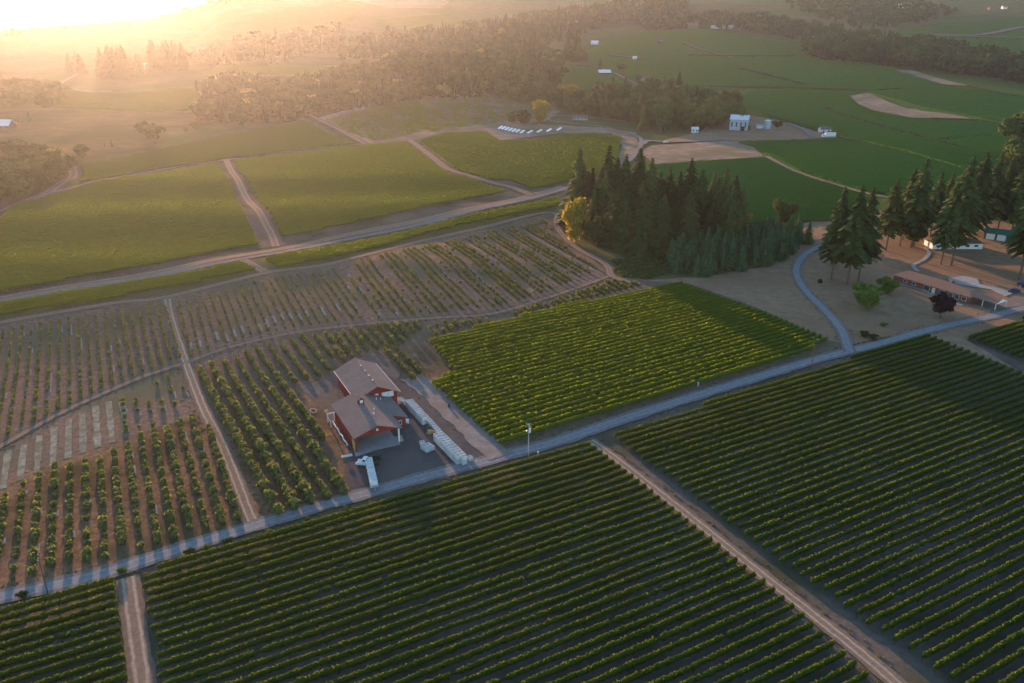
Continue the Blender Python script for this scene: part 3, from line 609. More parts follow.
for key, txt in (('e', 'row right of the orchard track'), ('d', 'row from the left picture edge')):
    rws = {}
    for b in bushes:
        if b[3] == key: rws.setdefault(b[4], []).append(b)
    for k_, rr_ in sorted(rws.items()):
        for q_, b in enumerate(sorted(rr_, key=lambda b: b[5])): BLAB[b] = ordn(q_ + 1) + ' bush up from the road, ' + ordn(sorted(rws).index(k_) + 1) + ' ' + txt
for b in bushes[:300]:
    o = link('orchard_bush', near_b[rnd.randrange(5)], None, (b[0], b[1], hz(b[0], b[1])), rnd.uniform(0, 6.28)); k = b[2]; q = .96 if b[3] == 'e' else 1; o.scale = (k * q * rnd.uniform(.85, 1.15), k * q * rnd.uniform(.85, 1.15), k * rnd.uniform(.85, 1.1))
    tag(o, BLAB.get(b, LBL[b[3]][0]), 'bush', LBL[b[3]][1])
def scatter(variants, items, name, mats):
    """many small plants as one mesh; items: x, y, size"""
    VS, QS, MS, n = [], [], [], 0
    for (x, y, k) in items:
        V, Q, mi = variants[rnd.randrange(len(variants))]; a = rnd.uniform(0, 6.28); c, s = math.cos(a) * k, math.sin(a) * k; kz = k * rnd.uniform(.85, 1.15)
        W = np.column_stack([V[:, 0] * c - V[:, 1] * s + x, V[:, 0] * s + V[:, 1] * c + y, V[:, 2] * kz + hz(x, y)])
        VS.append(W); QS.append(Q + n); MS.append(mi); n += len(W)
    return link(name, raw_mesh(name, np.concatenate(VS), np.concatenate(QS), None, mats, np.concatenate(MS)))
o = scatter([bush_geo(1.25, .55, 34, .24, 20 + s) for s in range(4)], [b[:3] for b in bushes[300:]], 'orchard_foliage', [M['orch'], M['bark']])
tag(o, 'small bushes filling the rest of the young orchard plots', 'bushes', kind='stuff')

# plastic mulch film and cover crop strips between the bush rows
def strips(name, defs, m, w, layer, label, cat):
    VS, QS, n = [], [], 0
    for (x0, y0, x1, y1, ww) in defs:
        L = math.hypot(x1 - x0, y1 - y0); k = max(2, int(L / 2)); t = np.linspace(0, 1, k)
        dx, dy = (x1 - x0) / L, (y1 - y0) / L; X = x0 + (x1 - x0) * t; Y = y0 + (y1 - y0) * t; wv = ww / 2 * (1 + .12 * rng.standard_normal(k)).clip(.6, 1.4)
        A = np.column_stack([X - dy * wv, Y + dx * wv]); B_ = np.column_stack([X + dy * wv, Y - dx * wv]); P = np.stack([A, B_], 1).reshape(-1, 2)
        VS.append(np.column_stack([P, hgt(P[:, 0], P[:, 1]) + lay(layer, P[:, 1])])); i = np.arange(k - 1) * 2 + n
        QS.append(np.column_stack([i, i + 1, i + 3, i + 2])); n += 2 * k
    o = link(name, raw_mesh(name, np.concatenate(VS), np.concatenate(QS), None, [m])); tag(o, label, cat, kind='stuff')
mul = []
def cut(seg, t0, t1, w): x0, y0, x1, y1 = seg; mul.append((x0 + (x1 - x0) * t0, y0 + (y1 - y0) * t0, x0 + (x1 - x0) * t1, y0 + (y1 - y0) * t1, w))
for k, (px, ang, sp, st, lo, hi, drop, key) in enumerate(ORCH):
    P = px_poly(px, step=60)
    for ri, seg in enumerate(clip_rows(P, ang, sp, 0, 0.75)):
        if key == 'c':
            if ri % 4 == 1 or rnd.random() < .12: cut(seg, rnd.uniform(.02, .15), rnd.uniform(.7, .97), .45)
            if rnd.random() < .5: cut(seg, .9, .98, .7)
        elif key == 'b' and rnd.random() < .75:
            t = rnd.uniform(.7, .85); cut(seg, t, t + rnd.uniform(.08, .15), .8)
        elif key == 'f' and rnd.random() < .85:
            t = rnd.uniform(0, .5); cut(seg, t, t + rnd.uniform(.15, .4), .5)
        elif key in 'ad':
            for _ in range(2):
                if rnd.random() < .45: t = rnd.uniform(.05, .85); cut(seg, t, t + rnd.uniform(.03, .12), .4)
strips('mulch_film', mul, M['mulch'], .5, 3, 'torn pale blue mulch film between the bush rows', 'mulch film')
cov = []
for seg in clip_rows(px_poly([(-20, 462), (20, 447), (60, 424), (94, 407), (120, 398), (132, 425), (120, 440), (70, 458), (30, 476), (-20, 500)], step=60), -63, 3.3): cov.append((*seg, 1.5))
strips('cover_crop', cov, M['cover'], 1.5, 3, 'pale cover crop strips in the empty orchard corner', 'cover crop')

# ------------------------------------------------------------------ trees
def conifer_geo(seed, levels=34, per=9, ppb=3, bare=.06, ragged=.25, slim=.16, power=.85, lowc=.55, lowm=4):
    """unit-height fir: boughs of drooping needle sprays round a trunk; returns crown (V,Q) and trunk (V,Q)"""
    g = np.random.default_rng(seed); C, S = [], []; VV, QQ = [], []; n = 0
    for i in range(levels):
        z = bare + (1 - bare) * (i + g.random() * .6) / levels; f = (z - bare) / (1 - bare)
        R0 = slim * ((1 - f) ** power) * min(1, lowc + f * lowm) + .006
        for j in range(per):
            a = g.random() * 6.283; l = R0 * (1 - ragged + 2 * ragged * g.random() * .9)
            if g.random() < ragged * .3: continue
            for k in range(ppb):
                u = (k + .6 + .3 * g.random()) / ppb; rr = l * u; w = max(.008, l * .32 * (1.15 - .5 * u)); ll = l / ppb * .8 + .004
                zz = z - rr * (.25 + .35 * u) + .01 * (g.random() - .5)
                ca, sa = math.cos(a), math.sin(a); ti = (g.random() - .5) * .9
                c = np.array([ca * rr, sa * rr, zz]); rad = np.array([ca, sa, -.5]) * ll; tan = np.array([-sa, ca, ti]) * w
                VV += [c - rad - tan * .8, c - rad + tan * .8, c + rad + tan * .6, c + rad - tan * .6]; QQ.append((n, n + 1, n + 2, n + 3)); n += 4
    k = 7; th = np.linspace(0, 2 * np.pi, k, endpoint=False)       # dense inner foliage
    rings = []
    for f in (0.02, .1, .3, .55, .8, .97):
        rr = slim * ((1 - f) ** power) * min(1, lowc + f * lowm) * .5
        rings.append(np.column_stack([np.cos(th) * rr * (1 + .25 * g.standard_normal(k)), np.sin(th) * rr * (1 + .25 * g.standard_normal(k)), np.full(k, bare + (1 - bare) * f)]))
    CV = np.concatenate(rings); i, j = np.meshgrid(np.arange(5), np.arange(k), indexing='ij'); j2 = (j + 1) % k
    CQ = np.column_stack([(i * k + j).ravel(), (i * k + j2).ravel(), ((i + 1) * k + j2).ravel(), ((i + 1) * k + j).ravel()])
    V = np.concatenate([np.array(VV), CV]); Q = np.concatenate([np.array(QQ), CQ + n])
    b = MB().tube((0, 0, -.01), (0, 0, .5), .011, .007, 7).tube((0, 0, .5), (0, 0, .97), .007, .001, 5)
    return V, Q, b
def broad_geo(seed, lobes=14, per=110, ls=.035, spread=.38, zlo=.32, zhi=.82, trunk=True, core=.75):
    g = np.random.default_rng(seed); VV, QQ, n = [], [], 0
    cs = []
    for i in range(lobes):
        a = g.random() * 6.283; f = g.random() ** .6; z = zlo + (zhi - zlo) * g.random(); rr = spread * f * math.sin(math.pi * min(1, .2 + .75 * (1 - (z - zlo) / (zhi - zlo)) + .1))
        cs.append((math.cos(a) * rr, math.sin(a) * rr, z, .13 + .09 * g.random()))
    cs.append((0, 0, .6, .24))
    for (x, y, z, r) in cs:
        d = g.standard_normal((per, 3)); d /= np.linalg.norm(d, axis=1)[:, None]; rad = r * (.72 + .4 * g.random((per, 1)))
        V, Q = leaf_quads(np.array([x, y, z]) + d * rad * np.array([1, 1, .85]), ls, g, d); VV.append(V); QQ.append(Q + n); n += len(V)
        k = 6; th = np.linspace(0, 2 * np.pi, k, endpoint=False)
        rings = [np.column_stack([x + np.cos(th) * r * core * q, y + np.sin(th) * r * core * q, np.full(k, z + zz * r)]) for zz, q in ((-.62, .3), (-.3, .85), (.25, .9), (.65, .35))]
        i, j = np.meshgrid(np.arange(3), np.arange(k), indexing='ij'); j2 = (j + 1) % k
        VV.append(np.concatenate(rings)); QQ.append(np.column_stack([(i * k + j).ravel(), (i * k + j2).ravel(), ((i + 1) * k + j2).ravel(), ((i + 1) * k + j).ravel()]) + n); n += 4 * k
    b = MB().tube((0, 0, -.01), (0, 0, .45), .028, .017, 7)
    for i in range(4):
        a = i * 1.6 + seed; b.tube((0, 0, .28), (math.cos(a) * .2, math.sin(a) * .2, .6), .013, .005, 5)
    return np.concatenate(VV), np.concatenate(QQ), b
TREES = {}
def variants(key, fn, n, crown, seeds=0, **kw):
    TREES[key] = []
    for s in range(n):
        V, Q, b = fn(seeds + s, **kw)
        TREES[key].append((raw_mesh(key + '_crown', V, Q, None, [M[crown]]), b.mesh(key + '_trunk', M['bark']), (V, Q)))
variants('fir', conifer_geo, 5, 'conif', 10, levels=36, per=12, ppb=3, slim=.195, power=.72, ragged=.34)
variants('tallfir', conifer_geo, 5, 'conif', 40, levels=34, per=9, ppb=4, bare=.24, ragged=.5, slim=.175, power=.7, lowc=.3, lowm=2.4)
variants('young', conifer_geo, 4, 'bluefir', 70, levels=22, per=9, ppb=2, bare=.02, slim=.22, power=.6)
variants('smallfir', conifer_geo, 4, 'conif', 80, levels=14, per=7, ppb=2, bare=.04, slim=.19)
variants('oak', broad_geo, 5, 'leaf', 100)
variants('oakfar', broad_geo, 4, 'leaf', 120, lobes=7, per=32, ls=.075)
variants('yellow', broad_geo, 2, 'leafy', 130, spread=.22, zlo=.25, zhi=.85)
variants('bright', broad_geo, 2, 'leafg', 140, spread=.36, zlo=.25, zhi=.72)
variants('purple', broad_geo, 1, 'leafp', 150, spread=.36, zlo=.3, zhi=.72)
def tree(key, x, y, h, label, cat, group=None, parts=True, wid=1.0, name=None):
    v = TREES[key][rnd.randrange(len(TREES[key]))]; z = hz(x, y) - .2; nm = name or {'fir': 'fir_tree', 'tallfir': 'tall_fir_tree', 'young': 'young_fir', 'smallfir': 'fir_tree'}.get(key, 'broadleaf_tree')
    rz = rnd.uniform(0, 6.28)
    if parts:
        e = empty(nm, (x, y, z), rz); e.scale = (h * wid, h * wid, h)
        link('crown', v[0], e); link('trunk', v[1], e)
    else:
        e = link(nm, v[0], None, (x, y, z), rz); e.scale = (h * wid, h * wid, h)
    tag(e, label, cat, group); return e
def ptree(key, px, yb, yt, label, cat, group=None, **kw):
    w = at(px, yb)
    if w is None: return
    return tree(key, w[0], w[1], max(2, top_z(px, yb, yt)), label, cat, group, **kw)
def rand_in(px, spacing, seed=3):
    P = px_poly(px, step=12)
    A = np.array(P); x0, y0 = A.min(0); x1, y1 = A.max(0); g = np.random.default_rng(seed)
    gx, gy = np.meshgrid(np.arange(x0, x1, spacing), np.arange(y0, y1, spacing)); gx = gx.ravel() + g.uniform(-.45, .45, gx.size) * spacing; gy = gy.ravel() + g.uniform(-.45, .45, gy.size) * spacing
    k = inside(P, gx, gy); return list(zip(gx[k], gy[k]))

# the fir wood in the middle
G = 'firs of the dark wood above the middle vineyard'
for (x, yb, yt) in [(578, 226, 145), (591, 224, 166), (606, 225, 143), (615, 226, 156), (623, 228, 153), (636, 230, 146), (648, 232, 156), (657, 232, 170), (666, 235, 166), (676, 234, 170), (686, 236, 157), (697, 238, 167), (709, 238, 170), (720, 240, 166), (730, 241, 174), (738, 244, 186)]:
    ptree('fir', x, yb, yt, 'tall dark fir rising along the crest of the fir wood', 'fir tree', G, wid=rnd.uniform(.95, 1.2))
for (x, y) in rand_in([(568, 222), (580, 218), (640, 222), (736, 234), (740, 246), (700, 252), (665, 259), (636, 258), (600, 247), (585, 240)], 8.5, 5):
    d = (y - 330) / 90
    tree('fir', x, y, rnd.uniform(16, 28) + max(0, min(1, d)) * 7, 'dark green fir inside the dense fir wood', 'fir tree', 'firs packed inside the wood', wid=rnd.uniform(1.15, 1.55), name='fir_tree')
ptree('yellow', 574, 243, 194, 'golden yellow tree at the edge of the fir wood', 'tree', wid=.8)
ptree('oak', 596, 246, 214, 'grey green leafy tree beside the golden tree', 'tree', wid=1.2)
for (x, y) in rand_in([(668, 258), (700, 250), (745, 240), (800, 232), (808, 244), (770, 268), (735, 272), (691, 280), (667, 268)], 4.6, 9):
    tree('young', x, y, rnd.uniform(9, 13.5), 'young blue green fir in the close planted belt', 'fir tree', 'young firs planted in a belt beside the wood', parts=False)
ptree('fir', 741, 245, 213, 'small dark fir between wood and young belt', 'fir tree')
ptree('yellow', 745, 232, 210, 'small yellow green tree above the young firs', 'tree')
ptree('oak', 783, 228, 198, 'rounded dark tree behind the young fir belt', 'tree', wid=1.0)
ptree('oak', 765, 238, 217, 'low bushy tree behind the young fir belt', 'tree', wid=1.3)
# brambles: one low mass
bv = [bush_geo(1.5, 1.5, 40, .28, 200 + s) for s in range(3)]
o = scatter(bv, [(x, y, rnd.uniform(.6, 1.1)) for x, y in rand_in([(612, 262), (640, 258), (668, 262), (676, 272), (650, 280), (618, 277)], 2.2, 4)], 'bramble_undergrowth', [M['bramble'], M['bark']])
tag(o, 'low green brambles below the fir wood', 'undergrowth', kind='stuff')

# tall firs round the houses
TF = [(831, 280, 186, 'tall ragged fir standing alone beside the curving drive'), (847, 285, 183, 'twin topped dark fir beside the green round tree, front stem'), (858, 282, 186, 'dense dark fir just behind the green round tree'),
      (885.6, 251, 178, 'thin fir with a bare lower trunk right of the drive'), (899.6, 247, 180, 'bare trunked fir in the lit yard, first of the pair'), (911, 248, 157, 'very tall fir over the lit yard behind the small oak'), (903, 240, 167, 'slender fir with a ragged tip behind the yard'),
      (940.6, 265, 178, 'broad green fir whose trunk stands before the white house'), (951, 266, 155, 'tallest broad fir before the white house'), (967, 249, 151, 'dark fir behind the white house, pointed top'), (955, 243, 158, 'fir with spreading boughs behind the white house roof'),
      (984, 236, 150, 'dense fir behind the teal shed'), (997, 232, 155, 'dark fir over the teal shed roof'), (1019, 280, 163, 'tall fir with long bare trunk at the right picture edge'), (1010, 238, 165, 'fir behind the teal shed doors')]
for (x, yb, yt, lab) in TF:
    ptree('tallfir', x, yb, yt, lab, 'fir tree', wid=rnd.uniform(.95, 1.2))
for i, (x, yb, yt) in enumerate([(930, 236, 170), (972, 232, 160), (1030, 235, 150), (1045, 262, 160), (1022, 228, 170), (990, 225, 172), (942, 232, 172)]):
    ptree('tallfir', x, yb, yt, 'dark fir at the rear of the grove behind the houses', 'fir tree', 'rear firs of the house grove', wid=1.1)
ptree('oak', 913, 247, 204, 'grey green spreading tree among the bare fir trunks', 'tree', wid=1.1)
ptree('bright', 867, 309, 277, 'round bright green tree beside the curving drive', 'tree', wid=1.35)
ptree('bright', 886, 294, 273, 'lighter green bush tree behind the round green tree', 'tree', wid=1.2)
ptree('purple', 940, 318, 290, 'round purple leaved tree before the ranch house', 'tree', wid=1.0)
ptree('oak', 833, 266, 256, 'reddish low shrub under the lone ragged fir', 'shrub', wid=1.3, name='shrub', parts=False)
ptree('oak', 864, 337, 331, 'low green shrub in the fork of drive and road', 'shrub', wid=2.0, name='shrub', parts=False)
ptree('bright', 883, 326, 322, 'tiny green shrub on the dry lawn', 'shrub', wid=1.6, name='shrub', parts=False)
ptree('oak', 873, 339, 334, 'low dark shrub at the road corner', 'shrub', wid=2.0, name='shrub', parts=False)
for i, (x, yb, yt) in enumerate([(1010, 160, 115), (1020, 165, 105), (1005, 172, 135), (1024, 185, 130), (1034, 165, 105), (1015, 195, 150), (1032, 200, 140)]):
    ptree('oak' if i % 2 else 'fir', x, yb, yt, 'dark tree of the clump above the teal shed, at the field edge', 'tree', 'trees at the eastern field edge', wid=1.1, name='field_edge_tree')

# winery grove, row across the middle distance
for i, (x, y) in enumerate(rand_in([(585, 116), (598, 102), (640, 100), (700, 103), (732, 112), (735, 127), (700, 131), (660, 134), (640, 130), (625, 122), (600, 119)], 15, 11)):
    k = rnd.random()
    tree('fir' if k < .25 else 'oak', x, y, rnd.uniform(17, 29) + (8 if k < .25 else 0), 'dark tree in the grove beside the grey winery', 'tree', 'grove trees beside the winery', wid=1.0, name='grove_tree')
for i, (x, y) in enumerate(rand_in([(500, 90), (545, 92), (590, 108), (600, 118), (560, 114), (530, 104), (500, 100)], 15, 12)):
    tree('oak', x, y, rnd.uniform(14, 22), 'leafy tree in the belt above the pale panels', 'tree', 'belt trees above the pale panels', wid=1.1, name='belt_tree')
ptree('yellow', 540, 124, 98, 'yellow green tree at the end of the loop road', 'tree', wid=1.2)
ptree('yellow', 568, 104, 82, 'yellowish tree rising from the belt of leafy trees', 'tree', wid=1.3)
ptree('yellow', 694, 118, 104, 'orange yellow tree deep in the winery grove', 'tree', wid=1.0)
ptree('oak', 512, 124, 110, 'dull brown green thicket left of the pale panels', 'thicket', wid=1.6)
ptree('oak', 524, 126, 108, 'darker thicket tree beside the dull thicket', 'tree', wid=1.4)
ptree('fir', 522, 88, 41, 'tallest pointed fir above the leafy belt', 'fir tree', wid=1.1)
ptree('fir', 742, 130, 106, 'dark pointed tree in front of the grey winery', 'tree', wid=1.5)
ptree('oak', 777, 129, 119, 'dark bushy tree beside the dark silo', 'tree', wid=1.2)
for i, (x, yb, yt) in enumerate([(600, 72, 58), (621, 74, 63), (664, 90, 75), (679, 86, 70), (650, 88, 76), (656, 88, 78), (668, 90, 80), (638, 84, 74), (672, 88, 76), (576, 62, 28), (568, 60, 32), (584, 62, 45)]):
    ptree('fir' if yb - yt > 13 else 'oakfar', x, yb, yt, 'tree among the small farmhouses on the green hill', 'tree', 'trees round the hill farmhouses', parts=False, wid=1.2, name='hill_tree')
# left side trees
for i, (x, y) in enumerate(rand_in([(-30, 160), (10, 152), (40, 156), (62, 170), (70, 176), (45, 192), (20, 203), (-10, 210), (-30, 215)], 9.5, 15)):
    tree('oak', x, y, rnd.uniform(9, 14), 'rounded gold lit tree of the wood beside the western fields', 'tree', 'trees of the small western wood', wid=1.25, name='woodland_tree')
ptree('yellow', 57, 164, 146, 'yellow lit tree at the edge of the western wood', 'tree', wid=1.5)
for (x, yb, yt, lab, ky) in [(82, 159, 143, 'lone round tree on the dry meadow by the dirt path', 'oak'), (105, 147, 142, 'tiny fir beside the lone round tree', 'smallfir'), (112, 148, 138, 'small pointed fir on the dry meadow', 'smallfir'),
      (10, 124, 116, 'first small fir of three on the meadow edge', 'smallfir'), (20, 123, 112, 'middle small fir of three on the meadow edge', 'smallfir'), (30, 122, 110, 'largest small fir of three on the meadow edge', 'smallfir'),
      (155, 144, 122, 'broad dark tree standing below the sunbeam', 'oak'), (147, 138, 120, 'taller dark tree behind the broad one', 'oak'), (196, 131, 121, 'round bush tree at the meadow corner', 'oak'), (186, 132, 126, 'low bush by the meadow path', 'oak')]:
    ptree(ky, x, yb, yt, lab, 'tree', wid=1.2 if ky == 'oak' else 1.4, parts=ky == 'oak', name='meadow_tree' if ky == 'oak' else 'meadow_fir')
for i, (x, y) in enumerate(rand_in([(-40, 88), (20, 86), (60, 94), (75, 104), (50, 110), (0, 112), (-40, 112)], 20, 16)):
    tree('oak', x, y, rnd.uniform(12, 20), 'hazy round tree of the copse above the dry meadow', 'tree', 'copse trees above the dry meadow', wid=1.2, parts=False, name='copse_tree')
for i, (x0, x1, yb, yt) in enumerate([(70, 90, 72, 49), (97, 128, 76, 43), (147, 189, 68, 37), (128, 146, 72, 50)]):
    for k in range(int((x1 - x0) / 2.6)):
        x = x0 + (x1 - x0) * rnd.random(); dy = rnd.uniform(-3, 3)
        ptree('fir', x, yb + dy, yt + abs(rnd.gauss(0, 6)), 'hazy fir of the groves round the white hill house', 'fir tree', 'firs round the white hill house', parts=False, wid=1.3)
for i in range(34):
    x = rnd.choice([rnd.uniform(5, 60), rnd.uniform(60, 130), rnd.uniform(180, 245)])
    y0 = float(np.interp(x, [0, 60, 100, 150, 190, 215, 245], [34, 27, 24.5, 21, 10, 6, -4])) + rnd.uniform(1.5, 4)
    ptree('fir' if x < 140 else 'oakfar', x, y0, y0 - rnd.uniform(4, 11), 'small silhouetted tree on the bright ridge line', 'tree', 'trees on the ridge line', parts=False, wid=1.3, name='ridge_tree')

# distant woods as masses
def lowtree(seed, con):
    V, Q, _ = conifer_geo(seed, levels=9, per=6, ppb=1, slim=.19, ragged=.35, power=.7) if con else broad_geo(seed, lobes=6, per=13, ls=.07, core=.95)
    return V, Q, np.zeros(len(Q), int)
LC = [lowtree(300 + s, True) for s in range(5)]; LO = [lowtree(320 + s, False) for s in range(5)]
def wood(px, sp, h0, h1, con, label, seed):
    pts = rand_in(px, sp, seed); items = [(x, y, rnd.uniform(h0, h1)) for x, y in pts]
    print('wood', len(items))
    if not items: return
    a = [i for i in items if rnd.random() < con]; b = [i for i in items if i not in set(a)]
    vs = []
    VS, QS, MS, n = [], [], [], 0
    for grp, var, mi_ in ((a, LC, 0), (b, LO, 1)):
        for (x, y, k) in grp:
            V, Q, _ = var[rnd.randrange(len(var))]; t = rnd.uniform(0, 6.28); w = k * rnd.uniform(1.1, 1.4); c, s = math.cos(t) * w, math.sin(t) * w
            VS.append(np.column_stack([V[:, 0] * c - V[:, 1] * s + x, V[:, 0] * s + V[:, 1] * c + y, V[:, 2] * k + hz(x, y) - .5])); QS.append(Q + n)
            MS.append(np.full(len(Q), mi_ if rnd.random() > .03 or not mi_ else 2)); n += len(V)
    o = link('distant_woods', raw_mesh('distant_woods', np.concatenate(VS), np.concatenate(QS), None, [M['woodc'], M['woodl'], M['woody']], np.concatenate(MS)))
    tag(o, label, 'woods', kind='stuff')
wood([(198, 122), (203, 90), (240, 82), (290, 88), (335, 76), (400, 68), (440, 80), (440, 97), (400, 104), (350, 110), (300, 120), (240, 126)], 9.5, 10, 19, .4, 'hazy red brown wood between the western fields and the slope', 31)
wood([(400, 92), (385, 66), (430, 56), (480, 50), (530, 50), (562, 66), (560, 84), (520, 92), (480, 98), (450, 100)], 11, 14, 30, .5, 'dark mixed wood behind the sparse field', 32)
wood([(330, 62), (350, 50), (400, 40), (470, 32), (560, 16), (640, 4), (690, 6), (680, 14), (600, 28), (560, 44), (480, 50), (400, 60)], 21, 20, 32, .7, 'hazy wooded slope rising toward the valley head', 33)
wood([(803, 56), (835, 46), (870, 46), (950, 56), (1000, 68), (1060, 80), (1060, 92), (1000, 80), (930, 72), (880, 66), (825, 62)], 15, 24, 38, .45, 'long dark wood along the far edge of the green hill', 34)
wood([(640, 24), (700, 20), (760, 22), (820, 30), (850, 38), (812, 44), (760, 33), (700, 28), (645, 29)], 22, 18, 30, .4, 'wood behind the hilltop buildings', 35)
wood([(190, 60), (230, 44), (300, 36), (345, 30), (340, 50), (280, 64), (210, 70)], 22, 14, 24, .5, 'sun hazed wooded hillside under the bright ridge', 36)
wood([(780, 2), (860, -2), (920, 6), (960, 14), (900, 30), (850, 30), (800, 14)], 30, 16, 26, .3, 'blue hazed woods at the valley head', 37)
wood([(640, 24), (650, 22), (690, 24), (680, 30), (646, 31)], 14, 14, 22, .2, 'small copse on the hilltop', 38)

# dry tufts along the verges
M['verge'] = mat('verge_grass', (0.15, 0.125, 0.06), (0.22, 0.18, 0.09), scale=0.6, trans=0.2, tcol=(0.2, 0.17, 0.06))
tufts = []
for C_, hw_ in LINES:
    k_ = C_[:, 1] < 300
    if k_.sum() < 4: continue
    P_ = C_[k_]; D_ = np.gradient(P_, axis=0); D_ /= np.linalg.norm(D_, axis=1)[:, None] + 1e-9
    for (px_, py_), (dx_, dy_) in zip(P_, D_):
        for sgn in (-1, 1):
            for _ in range(3):
                if rnd.random() < .6:
                    q_ = sgn * (hw_ - .7 + abs(rnd.gauss(0, .7))); u_ = rnd.uniform(-1.2, 1.2)
                    tufts.append((px_ - dy_ * q_ + dx_ * u_, py_ + dx_ * q_ + dy_ * u_, rnd.uniform(.5, 1.2)))
def tuft_geo(seed):
    g = np.random.default_rng(seed); n = 9; C = np.column_stack([g.uniform(-.35, .35, n), g.uniform(-.35, .35, n), g.uniform(.02, .28, n)])
    V, Q = leaf_quads(C, .14, g); return V, Q, np.zeros(len(Q), int)
tf_ = scatter([tuft_geo(500 + i) for i in range(4)], tufts, 'verge_grass', [M['verge']])
tag(tf_, 'dry grass tufts along road and track verges', 'grass', kind='stuff')
print('tufts', len(tufts))

# ------------------------------------------------------------------ the red barns
BR = math.atan2(.454, .891)      # across-direction of the barns
def gable_roof(mb, w, a0, a1, zr, ze, ridge, over=.5, th=.18, wr=None):
    """roof slabs: local x across, y backwards"""
    mb.slab([(ridge, a0 - over, zr), (ridge, a1 + over, zr), (-over, a1 + over, ze), (-over, a0 - over, ze)], th)
    return mb
def barn_rear():
    loc = (-41.6, 191.8); z = hz(*loc)
    e = empty('red_barn', (*loc, z), BR); tag(e, 'red barn with grey shingle roof standing behind the open fronted one', 'barn')
    W, D, E, Z = 11.2, 20.0, 5.0, 7.6
    m = MB().box(0, 0, -.3, .2, D, E - .1).box(W - .2, 0, -.3, W, D, E - .1)
    for y in (0, D - .2):
        m.slab([(0, y, E - .1), (0, y + .2, E - .1), (W, y + .2, E - .1), (W, y, E - .1)], E + .2)
        m.poly([(0, y, E - .1), (W, y, E - .1), (W / 2, y, Z - .25)]); m.poly([(0, y + .2, E - .1), (W / 2, y + .2, Z - .25), (W, y + .2, E - .1)])
    m.build('wall', M['red'], e)
    o_ = .6; c = W / 2; s = (Z - E) / c
    r = MB().slab([(c, -1, Z), (c, D + .6, Z), (-o_, D + .6, E - o_ * s), (-o_, -1, E - o_ * s)], .18)
    r.slab([(c, -1, Z), (W + o_, -1, E - o_ * s), (W + o_, D + .6, E - o_ * s), (c, D + .6, Z)], .18)
    rf = r.build('roof', M['roof'], e)
    k = MB()
    for y in (3, 6.5, 10, 14): k.box(c - .15, y, Z - .05, c + .15, y + .5, Z + .2)
    for y in (3, 6.5, 10, 14): MB().box(c - .18, y, Z - .05, c + .18, y + .5, Z + .22).build('roof_vent', M['metal'], rf)
    for (x0, x1, a, b) in ((5.0, 5.9, 3.6, 5.0), (6.9, 8.6, 3.4, 5.0), (8.7, 10.2, 3.4, 5.0)):
        w = MB().box(x0, -.12, a, x1, -.02, b).build('panel', M['white'], e)
    MB().slab([(W + o_ + .02, -1, E - .3), (W + o_ + .14, -1, E - .3), (W + o_ + .14, D + .6, E - .3), (W + o_ + .02, D + .6, E - .3)], .16).build('gutter', M['white'], e)
    MB().slab([(-o_ - .14, -1, E - .3), (-o_ - .02, -1, E - .3), (-o_ - .02, D + .6, E - .3), (-o_ - .14, D + .6, E - .3)], .16).build('gutter', M['white'], e)
barn_rear()
